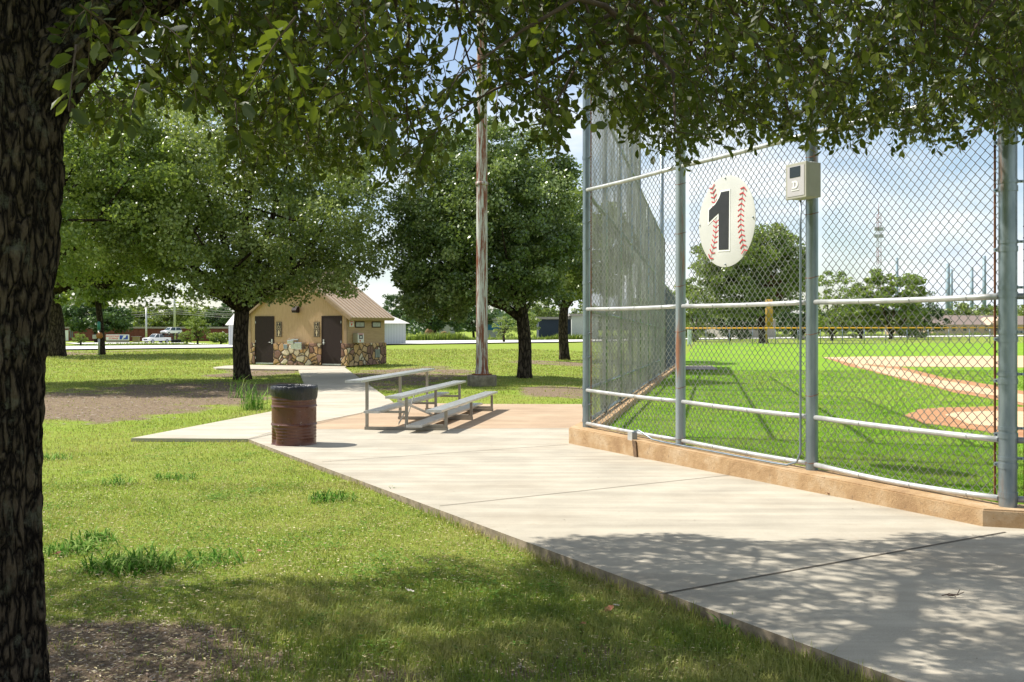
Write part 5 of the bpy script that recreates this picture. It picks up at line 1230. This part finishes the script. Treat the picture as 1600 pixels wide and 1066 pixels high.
bark_tube([[(TX-.02, TY, -.25, .42), (TX-.01, TY, .0, .345), (TX, TY, .4, .305), (TX, TY, 1.0, .292), (TX-.0, TY, 1.6, .305), (TX+.02, TY+.02, 2.0, .335), (TX+.02, TY+.04, 2.35, .345), (TX+.0, TY+.06, 2.8, .31), (TX+.02, TY+.1, 3.3, .29), (TX+.05, TY+.2, 3.8, .2)],
           LIMB, LIMB2, LIMB3, LIMB4], 'trunk', M['bark'], oak, .018, 170)
# broken stub / callus on the trunk
ENV = [(-400, 250), (60, 190), (120, 205), (165, 232), (200, 205), (215, 165), (245, 182), (290, 160), (335, 190), (350, 275), (372, 292), (420, 296), (470, 280), (520, 290), (560, 268), (610, 290), (665, 312), (690, 280), (702, 225), (720, 195), (760, 178), (800, 188), (812, 228), (850, 236), (880, 240), (895, 205), (925, 185), (950, 205), (1000, 222), (1060, 262), (1092, 262), (1110, 228), (1150, 214), (1180, 232), (1230, 214), (1300, 236), (1340, 220), (1380, 236), (1440, 224), (1490, 246), (1530, 198), (1570, 218), (1600, 214), (2000, 230)]
ex_ = np.array([e[0] for e in ENV]); ey_ = np.array([e[1] for e in ENV])
SHX = np.array([-5, -2.6, -1.6, -.9, -.2, .5, 1.5, 4, 8]); SHY = np.array([6.6, 6.8, 6.95, 7.0, 7.3, 7.6, 7.7, 7.85, 8.0])  # shade edge on the ground that the crown is shaped to cast
def allowed(Q, margin=0.0):
    """trims boughs by the leaf outline in view and a ground shade edge"""
    x, y, z = Q[..., 0], Q[..., 1], Q[..., 2]; yy = np.maximum(y, .5)
    px = CX + F*x/yy; py = HY - F*(z-EYE)/yy
    okv = (py < np.interp(px, ex_, ey_) - margin) | (y < 1.2)
    sxv = x+.72*(z+.05); syv = y-.2225*(z+.05)
    oks = syv < np.interp(sxv, SHX, SHY) + (.5+.9*sm((1.0-sxv)/2))*(fbm(sxv*1.5, sxv*0+3, 0, 91, 3)-.5)*1.3 - margin*.004
    return okv & oks & (z > 2.25)
rnd = np.random.default_rng(12)
def twigs(n_try, box_, length, nleaf, gap=None):
    p = rnd.uniform(0, 1, (n_try, 3))*(np.array(box_[1])-np.array(box_[0])) + np.array(box_[0])
    g_ = fbm(p[:, 0]*1.45, p[:, 1]*1.45, p[:, 2]*1.8, 64, 3)
    p = p[g_ > (gap or .0)]
    d = rnd.normal(size=(len(p), 3)); d[:, 2] = -np.abs(d[:, 2])*.6 - .35; d[:, 0] += .25; d /= np.linalg.norm(d, axis=1)[:, None]
    ln = length*rnd.uniform(.6, 1.3, (len(p), 1)); e = p+d*ln
    k = allowed(p, 25) & allowed(e, 6)
    return p[k], e[k]
A1, B1 = twigs(60000, ((-2.6, 4.3, 2.4), (5.2, 9.2, 5.2)), .3, 13, .485)
holes = [(728, 110, 60, 70, .88), (888, 90, 30, 70, .85), (680, 60, 40, 24, .75), (820, 150, 22, 26, .7), (470, 40, 26, 20, .7), (420, 130, 24, 20, .6), (975, 130, 18, 22, .6), (1250, 60, 22, 16, .6), (1520, 110, 30, 30, .6), (1440, 170, 24, 16, .6), (655, 225, 26, 24, .8), (235, 205, 40, 22, .8), (350, 205, 26, 30, .6), (560, 90, 20, 24, .6), (1395, 30, 22, 26, .6), (1120, 110, 20, 16, .6)]
qx = CX+F*B1[:, 0]/B1[:, 1]; qy = HY-F*(B1[:, 2]-EYE)/B1[:, 1]; kk = np.ones(len(A1), bool)
for hx, hy, hrx, hry, pr in holes: kk &= ~((((qx-hx)/hrx)**2+((qy-hy)/hry)**2 < 1) & (rnd.uniform(0, 1, len(qx)) < pr))
A1, B1 = A1[kk], B1[kk]
vis = (HY - F*(A1[:, 2]-EYE)/A1[:, 1] > -120) & (CX+F*A1[:, 0]/A1[:, 1] > 60) & (CX+F*A1[:, 0]/A1[:, 1] < 1700)
A1, B1 = A1[vis], B1[vis]; sel = rnd.permutation(len(A1))[:3500]; A1, B1 = A1[sel], B1[sel]
A2, B2 = twigs(70000, ((-8.0, -1.0, 3.4), (5.0, 9.5, 7.2)), .34, 13, .42)  # overhead twigs out of view, added to shade the ground in view
py2 = HY - F*(A2[:, 2]-EYE)/np.maximum(A2[:, 1], .5); px2 = CX+F*A2[:, 0]/np.maximum(A2[:, 1], .5)
shx = A2[:, 0]+.72*A2[:, 2]; shy = A2[:, 1]-.2225*A2[:, 2]
k = ((py2 < -60) | (px2 < -50) | (px2 > 1650) | (A2[:, 1] < .8)) & (shx > -3.6) & (shx < 5.5) & (shy > 2.2); A2, B2 = A2[k], B2[k]; sel = rnd.permutation(len(A2))[:6500]; A2, B2 = A2[sel], B2[sel]
A3, B3 = twigs(5000, ((-2.2, 2.4, 2.3), (-.4, 4.3, 3.4)), .18, 9, .46)
px3 = CX+F*A3[:, 0]/A3[:, 1]; k = (px3 > 110); A3, B3 = A3[k][:130], B3[k][:130]
A = np.concatenate([A1, A2, A3]); B = np.concatenate([B1, B2, B3])
print('twigs', len(A1), len(A2), len(A3))
def leaves_on(A, B, nl, size):
    n = len(A); t = (np.arange(nl)[None, :]+rnd.uniform(0, 1, (n, nl)))/nl*.95+.08; t = np.minimum(t, 1.02)
    d = B-A; ln = np.linalg.norm(d, axis=1)[:, None]; dn = d/ln
    droop = np.zeros((n, nl, 3)); droop[..., 2] = -(t**2)*.06
    C = A[:, None]+d[:, None]*t[..., None] + droop
    side = rnd.normal(size=(n, nl, 3)); side -= (side*dn[:, None]).sum(-1, keepdims=True)*dn[:, None]; side /= np.linalg.norm(side, axis=-1, keepdims=True)
    ld = dn[:, None]*.55 + side*.75; ld[..., 2] -= .22; ld /= np.linalg.norm(ld, axis=-1, keepdims=True)
    nr = rnd.normal(size=(n, nl, 3)); nr[..., 2] += .8; w_ = np.cross(ld, nr); w_ /= np.linalg.norm(w_, axis=-1, keepdims=True)
    nn_ = np.cross(w_, ld); s = size*rnd.uniform(.5, 1.35, (n, nl, 1))
    wd = .25*s*rnd.uniform(.85, 1.2, (n, nl, 1)); fo = .12*s*rnd.uniform(-.3, 1.2, (n, nl, 1)); cv = -.10*s*rnd.uniform(-.5, 1.5, (n, nl, 1))
    b0_ = C + ld*s*.10; r1 = C + ld*s*.42 + w_*wd*.82 + nn_*(fo+cv*.4); r2 = C+ld*s*.78 + w_*wd*.95+nn_*(fo+cv); tip = C+ld*s*1.1+nn_*cv*2.2; l1 = C+ld*s*.42-w_*wd*.82+nn_*(fo+cv*.4); l2 = C+ld*s*.78-w_*wd*.95+nn_*(fo+cv)
    V = np.stack([b0_, r1, r2, tip, l2, l1], 2).reshape(-1, 3); i = np.arange(n*nl)[:, None]*6
    Fq = np.concatenate([i+np.array([[0, 1, 2, 3]]), i+np.array([[0, 3, 4, 5]])]); tint = np.repeat(np.clip(np.repeat(rnd.normal(.45, .16, n), nl)+rnd.normal(0, .24, n*nl), 0, 1), 6)
    return V, Fq, tint
oo = np.array(oak.location)
V, Fq, ti = leaves_on(A, B, 14, .056)
fast_mesh('crown', V-oo, Fq, M['leafF'], parent=oak, tint=ti)
# twigs as thin three-sided sticks
def sticks(A, B, r0, r1, name, mat, sag=.05, parent=None, K=4):
    n = len(A); t = np.linspace(0, 1, K); C = A[:, None]+(B-A)[:, None]*t[None, :, None]; C[..., 2] -= (t**2)[None, :]*sag
    d = B-A; d /= np.linalg.norm(d, axis=1)[:, None]; u = np.cross(d, [0.3, .2, 1]); u /= np.linalg.norm(u, axis=1)[:, None]; v = np.cross(d, u)
    rr = (r0+(r1-r0)*t)[None, :, None, None]; ang = np.arange(3)*2*math.pi/3
    ring_ = u[:, None, None]*np.cos(ang)[None, None, :, None] + v[:, None, None]*np.sin(ang)[None, None, :, None]
    V = (C[:, :, None]+ring_*rr).reshape(-1, 3); b_ = (np.arange(n)[:, None]*K+np.arange(K-1)[None, :])*3; b_ = b_.reshape(-1, 1)
    Fq = np.concatenate([np.concatenate([b_+k, b_+(k+1) % 3, b_+3+(k+1) % 3, b_+3+k], 1) for k in range(3)])
    return fast_mesh(name, V-oo, Fq, mat, parent=parent, smooth=True)
sticks(A, B, .0035, .0015, 'twig', M['twig'], .05, oak)['kind'] = 'stuff'
# secondary branches that link the limbs to the twigs
mainp = [Vector(q[:3]) for L_ in (LIMB[2:], LIMB2[1:], LIMB4[1:]) for q in L_]
m_ = MB(); cand = A1[rnd.permutation(len(A1))]; nb = 0; ends = []
for c in cand:
    c = Vector(c)
    if any((c-e_).length < .42 for e_ in ends): continue
    s = min(mainp, key=lambda q: (q-c).length+max(0, (c.z-q.z))*2); 
    if (s-c).length > 3.0: continue
    j = Vector((random.uniform(-.2, .2), random.uniform(-.2, .2), random.uniform(.05, .3))); mid = s.lerp(c, .55)+j
    r_ = .008+.009*(s-c).length; pts = [s, s.lerp(mid, .5)+Vector((random.uniform(-.06, .06), random.uniform(-.06, .06), .08)), mid, mid.lerp(c, .5)+Vector((random.uniform(-.07, .07), random.uniform(-.07, .07), .03)), c]
    if not all(allowed(np.array(p), 10) for p in pts[1:]): continue
    m_.tube([p-Vector(oo) for p in pts], [r_, r_*.8, r_*.6, r_*.4, .004], 7, False); ends.append(c); nb += 1; mainp.append(mid) if nb % 4 == 0 else None
    if nb > 230: break
print('branches', nb)
m_.build('branch', M['twig'], oak)
# two broken stubs on the trunk
stub = MB(); stub.tube([(.10, -.30, 2.25), (.13, -.36, 2.1), (.10, -.34, 1.98)], [.02, .05, .015], 12); stub.build('branch_scar', plain('scar_wood', (.16, .08, .05), .9, scale=20, bump=.8), oak)

# ------------------------------------------------------------------ grass blades, weeds, litter
def pip(poly, X, Y):
    ins = np.zeros(len(X), bool); n = len(poly)
    for i in range(n):
        x0, y0 = poly[i][:2]; x1, y1 = poly[(i+1) % n][:2]
        c = ((y0 > Y) != (y1 > Y)) & (X < (x1-x0)*(Y-y0)/((y1-y0) if y1 != y0 else 1e-9)+x0); ins ^= c
    return ins
def dist_edge(X, Y): return np.interp(Y, [-2, 0, 15.3], [edge_at(-2)[0], edge_at(0)[0], edge_at(15.3)[0]]) - X
rnd = np.random.default_rng(5)
def lawn_pos(n, y0, y1, wmul=.6):
    Y = np.exp(rnd.uniform(math.log(y0), math.log(y1), n)); X = rnd.uniform(-wmul, wmul, n)*Y
    k = ~pip(slab_poly, X, Y) & ~pip(tan_poly, X, Y) & ~pip(walk_poly, X, Y) & ~pip(apron, X, Y) & ((sgn(X, Y) < -.35) | (Y < 14.0)) & (X < edge_at(-2)[0]+20)
    k &= (Y > 14.5) | (dist_edge(X, Y) > .0)
    return X[k], Y[k]
XX, YY = lawn_pos(330000, 3.9, 11); 
dm = dirt_mask(XX, YY); cov = np.clip(1.05-1.25*dm, .015, 1)*(.55+.6*fbm(XX*1.3, YY*1.3, 0, 71, 3)); k = rnd.uniform(0, 1, len(XX)) < cov; XX, YY = XX[k], YY[k]
de = dist_edge(XX, YY); patch = fbm(XX*.8, YY*.8, 0, 81, 3)
h = (.012+.022*patch)*rnd.uniform(.6, 1.5, len(XX)) + .05*sm((7.3-YY)/1.6)*sm((XX+2.2)/1.2)*rnd.uniform(.4, 1.1, len(XX)) + .10*np.exp(-np.abs(de-.03)/.05)*(fbm(XX*1.5, YY*1.5, 0, 55, 3) > .48)*rnd.uniform(0, 1, len(XX))
ZZ = out_z(XX, YY)+.004
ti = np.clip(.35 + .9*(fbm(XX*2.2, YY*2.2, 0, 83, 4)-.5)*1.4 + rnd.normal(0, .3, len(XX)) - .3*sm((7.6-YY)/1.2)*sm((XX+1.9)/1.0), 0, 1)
print('blades', len(XX))
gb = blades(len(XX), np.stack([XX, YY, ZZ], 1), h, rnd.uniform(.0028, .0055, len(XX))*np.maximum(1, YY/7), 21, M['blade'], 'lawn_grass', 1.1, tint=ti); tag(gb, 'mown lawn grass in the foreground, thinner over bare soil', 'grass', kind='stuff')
XX, YY = lawn_pos(330000, 10.5, 75)
dm = dirt_mask(XX, YY); cov = np.clip(1.05-1.3*dm, .06, 1)*(.5+.7*fbm(XX*.9, YY*.9, 0, 71, 3)); k = rnd.uniform(0, 1, len(XX)) < cov; XX, YY = XX[k], YY[k]
h = (.018+.04*fbm(XX*.5, YY*.5, 0, 82, 3))*rnd.uniform(.6, 1.5, len(XX))*np.maximum(.8, YY/30); h += .06*np.exp(-((XX+4.6)**2+(YY-19.5)**2)/2.5)*rnd.uniform(0, 1.5, len(XX))
ti = np.clip(.4 + 1.1*(fbm(XX*.8, YY*.8, 0, 83, 4)-.5) + rnd.normal(0, .2, len(XX)), 0, 1)
gb = blades(len(XX), np.stack([XX, YY, out_z(XX, YY)+.004], 1), h, rnd.uniform(.005, .009, len(XX))*np.maximum(1, YY/12), 22, M['blade'], 'park_grass', .8, tint=ti); tag(gb, 'park lawn grass around the walkway and trees', 'grass', kind='stuff')
n = 170000; YY = np.exp(rnd.uniform(math.log(8.4), math.log(45), n)); XX = rnd.uniform(.03, .62, n)*YY
k = (sgn(XX, YY) > .2) & (((XX-AX)*(-NV.x)+(YY-AY)*(-NV.y)) > .12); ex2 = DX+EV.x*0; k &= ~((XX > DX-.1) & (YY < DY+.2)); XX, YY = XX[k], YY[k]
k = ~pip(hp, XX, YY) & ~pip(bp, XX, YY); XX, YY = XX[k], YY[k]
gb = blades(len(XX), np.stack([XX, YY, field_z(YY)+.002], 1), rnd.uniform(.018, .042, len(XX))*np.maximum(1, YY/25), rnd.uniform(.005, .009, len(XX))*np.maximum(1, YY/13), 23, M['turf_blade'], 'field_grass', .9, tint=np.clip(.5+1.2*(fbm(XX*.6, YY*.6, 0, 3, 3)-.5)+rnd.normal(0, .2, len(XX)), 0, 1)); tag(gb, 'short bright green mown grass of the ball field', 'grass', kind='stuff')
# weed tufts
def tuft(px, py, w_, n, h, label, seed, name='weed_tuft'):
    c = G(px, py, mode='out'); r_ = np.random.default_rng(seed); rad_ = w_/F*c.y/2
    ox = np.clip(r_.normal(0, rad_*.5, n), -rad_*.85, rad_*.85); oy = np.clip(r_.normal(0, rad_*.45, n), -rad_*.8, rad_*.8); z = out_z(c.x+ox, c.y+oy)-c.z
    o = blades(n, np.stack([ox, oy, z], 1), r_.uniform(.5, 1.5, n)*h*1.35, r_.uniform(.008, .017, n), seed, M['weed'], name, 1.1, tint=r_.uniform(0, 1, n), upf=.9 if 'grass' in name else .5); o.location = c
    return tag(o, label, 'weed', 'weed tufts on the lawn')
tuft(120, 862, 110, 150, .12, 'dark green weed tuft nearest the big trunk, left end of the weedy patch', 1)
tuft(205, 888, 150, 340, .15, 'largest weed tuft, in the middle of the weedy patch near the big trunk', 2)
tuft(150, 845, 70, 110, .11, 'small weed tuft at the back of the weedy patch near the big trunk', 3)
tuft(330, 882, 120, 110, .12, 'thin weed tuft at the right end of the weedy patch', 4)
tuft(520, 781, 80, 150, .12, 'weed tuft standing alone near the slab edge', 5)
tuft(272, 749, 70, 110, .10, 'low weed tuft, farther right of two in the middle of the sunny lawn', 6)
tuft(185, 757, 55, 80, .10, 'low weed tuft, farther left of two in the middle of the sunny lawn', 7)
tuft(85, 718, 60, 80, .12, 'weed tuft beside the big trunk, at the height of the walkway corner', 8)
tuft(612, 772, 36, 70, .09, 'small grass clump growing against the slab edge', 9)
tuft(398, 640, 40, 130, .42, 'tall dry grass stalks left of the brown drum', 10, 'tall_grass_clump')
tuft(1150, 990, 50, 60, .12, 'grass clump at the slab edge by the lower right', 11)
tuft(368, 622, 26, 22, .5, 'a few tall thin stalks farther left of the brown drum', 12, 'tall_grass_clump')
# litter: bark bits on bare soil, specks on the slab
def bits(n, X, Y, Z, size, mat, name, label, seed, flat=.25):
    r_ = np.random.default_rng(seed); a = r_.uniform(0, 2*math.pi, n); s = size*r_.uniform(.4, 1.5, n)
    dx, dy = np.cos(a)*s, np.sin(a)*s; wx, wy = -np.sin(a)*s*r_.uniform(.15, .5, n), np.cos(a)*s*r_.uniform(.15, .5, n); zt = r_.uniform(-1, 1, (n, 3))*(s*flat)[:, None]
    P_ = np.stack([X, Y, Z], 1); up = lambda k: np.stack([0*a, 0*a, np.abs(zt[:, k])+.002], 1)
    V = np.stack([P_+np.stack([dx, dy, 0*a], 1)+up(0), P_+np.stack([wx, wy, 0*a], 1)+up(1), P_-np.stack([dx, dy, 0*a], 1)+up(2), P_-np.stack([wx, wy, 0*a], 1)+up(0)], 1).reshape(-1, 3)
    return tag(fast_mesh(name, V, np.arange(4*n).reshape(n, 4), mat, tint=np.repeat(r_.uniform(0, 1, n), 4)), label, 'litter', kind='stuff')
mbit = NT('litter_bits', .9); mbit.col(mbit.ramp(attr(mbit), [(0, (.04, .025, .016)), (.5, (.2, .13, .09)), (.85, (.28, .23, .19)), (1, (.42, .39, .35))]))
n = 42000; X_ = rnd.uniform(-3.4, 1.2, n); Y_ = rnd.uniform(3.9, 7.4, n); k = (rnd.uniform(0, 1, n) < dirt_mask(X_, Y_)**1.3+.02) & (dist_edge(X_, Y_) > .03); X_, Y_ = X_[k], Y_[k]
bits(len(X_), X_, Y_, out_z(X_, Y_)+.008, .011, mbit.m, 'mulch', 'bark chips and dry leaf bits on the bare soil under the big oak', 31)
n = 700; X_ = rnd.uniform(-3, 5, n); Y_ = rnd.uniform(3.5, 15, n); k = pip(slab_poly, X_, Y_) & (rnd.uniform(0, 1, n) < np.where(Y_ < 9, 1, .35)); X_, Y_ = X_[k], Y_[k]; k = ((X_-AX)*NV.x+(Y_-AY)*NV.y) > .3; X_, Y_ = X_[k], Y_[k]
bits(len(X_), X_, Y_, slab_z(Y_)+.004, .008, plain('dark_specks', (.07, .045, .03), .9), 'slab_specks', 'tiny dark seeds and leaf bits scattered over the pale slab', 32)
n = 26000; Y_ = np.exp(rnd.uniform(math.log(4.2), math.log(16), n)); X_ = rnd.uniform(-.6, .35, n)*Y_; k = (dist_edge(X_, Y_) > .03) & (Y_ < 15) & ~pip(walk_poly, X_, Y_); X_, Y_ = X_[k], Y_[k]
bits(len(X_), X_, Y_, out_z(X_, Y_)+.022, .012, (lambda q: (q.col(q.ramp(attr(q), [(0, (.16, .10, .05)), (.5, (.42, .34, .17)), (1, (.62, .55, .36))])), q.m)[1])(NT('thatch_straw', .95)), 'dead_thatch', 'dry straw and dead grass bits lying in the lawn', 33)
n = 30000; cx_ = rnd.uniform(-5, 1.5, 260); cy_ = np.exp(rnd.uniform(math.log(5), math.log(15), 260)); ii = rnd.integers(0, 260, n); sp = rnd.uniform(.05, .3, 260)[ii]; X_ = cx_[ii]+rnd.normal(0, 1, n)*sp; Y_ = cy_[ii]+rnd.normal(0, 1, n)*sp*1.3
k = (dist_edge(X_, Y_) > .04) & (Y_ < 15) & ~pip(walk_poly, X_, Y_) & (rnd.uniform(0, 1, n) > dirt_mask(X_, Y_)); X_, Y_ = X_[k], Y_[k]
bits(len(X_), X_, Y_, out_z(X_, Y_)+.03, .013, M['weed'], 'clover', 'small clover and broad-leaf weeds spread through the lawn', 34, .5)
n = 30000; X_ = rnd.uniform(-19, 0, n); Y_ = rnd.uniform(17, 44, n); k = (rnd.uniform(0, 1, n) < dirt_mask(X_, Y_)) & ~pip(walk_poly, X_, Y_) & ~pip(apron, X_, Y_); X_, Y_ = X_[k], Y_[k]
bits(len(X_), X_, Y_, out_z(X_, Y_)+.01, .035, mbit.m, 'leaf_litter', 'dry leaf litter on the bare soil under the park trees', 35)
# a few leaves lying on the lawn
mdl = plain('fallen_leaf_brown', (.25, .09, .05), .8); mdw = plain('fallen_leaf_pale', (.55, .5, .44), .8); mdt = plain('fallen_twig', (.06, .04, .03), .9)
def flat_leaf(px, py, L_, mat, label, rz, mode='out', lift=.035):
    c = G(px, py, mode=mode); m_ = MB(); vs = []
    for i in range(9):
        t = i/8; wv = math.sin(math.pi*t)**.7*L_*.3*(1+.25*math.sin(t*20)); zc = .25*L_*(t-.5)**2*4*.5
        vs.append((m_.bm.verts.new((L_*(t-.5), wv, zc+wv*.5)), m_.bm.verts.new((L_*(t-.5), 0, zc)), m_.bm.verts.new((L_*(t-.5), -wv, zc+wv*.3))))
    for a_, b_ in zip(vs, vs[1:]):
        for k in range(2): m_.bm.faces.new([a_[k], b_[k], b_[k+1], a_[k+1]])
    m_.tube([(-L_*.5, 0, L_*.12), (-L_*.75, 0.01, L_*.2)], .0015, 5); o = m_.build('fallen_leaf', mat); o.location = c+Vector((0, 0, lift)); o.rotation_euler = (random.uniform(-.5, .5), random.uniform(-.4, .4), rz); tag(o, label, 'leaf'); return o
flat_leaf(952, 962, .08, mdl, 'brown fallen leaf on the grass near the lower slab edge', .6); flat_leaf(963, 956, .06, mdw, 'pale curled fallen leaf touching the brown one near the lower slab edge', 2.0)
flat_leaf(641, 933, .06, mdw, 'pale fallen leaf alone in the middle of the shaded grass', -.4)
flat_leaf(912, 985, .05, mdl, 'small red-brown fallen leaf below the pale one near the slab edge', 1.1); flat_leaf(91, 872, .05, mdl, 'red-brown fallen leaf at the left end of the weedy patch', .2); flat_leaf(405, 868, .05, mdl, 'red-brown fallen leaf right of the weedy patch', 2.4)
flat_leaf(1295, 774, .05, mdl, 'dark fallen leaf on the slab at the foot of the kerb', .2, 'slab', .012)
c = G(1490, 934, mode='slab'); m_ = MB(); m_.tube([(-.07, 0, .012), (-.02, .012, .02), (.02, .0, .015), (.07, .015, .03)], [.003, .004, .003, .002], 6); m_.tube([(-.02, .012, .02), (-.0, -.03, .015)], .0025, 5); m_.tube([(.02, 0, .015), (.05, .03, .04)], .0025, 5)
m_.box(-.035, -.0, -.012, .006, .012, .016).box(.0, .03, -.0, .014, .014, .018); o = m_.build('fallen_twig', mdt); o.location = c; tag(o, 'small dark broken twig lying on the shaded slab', 'twig')
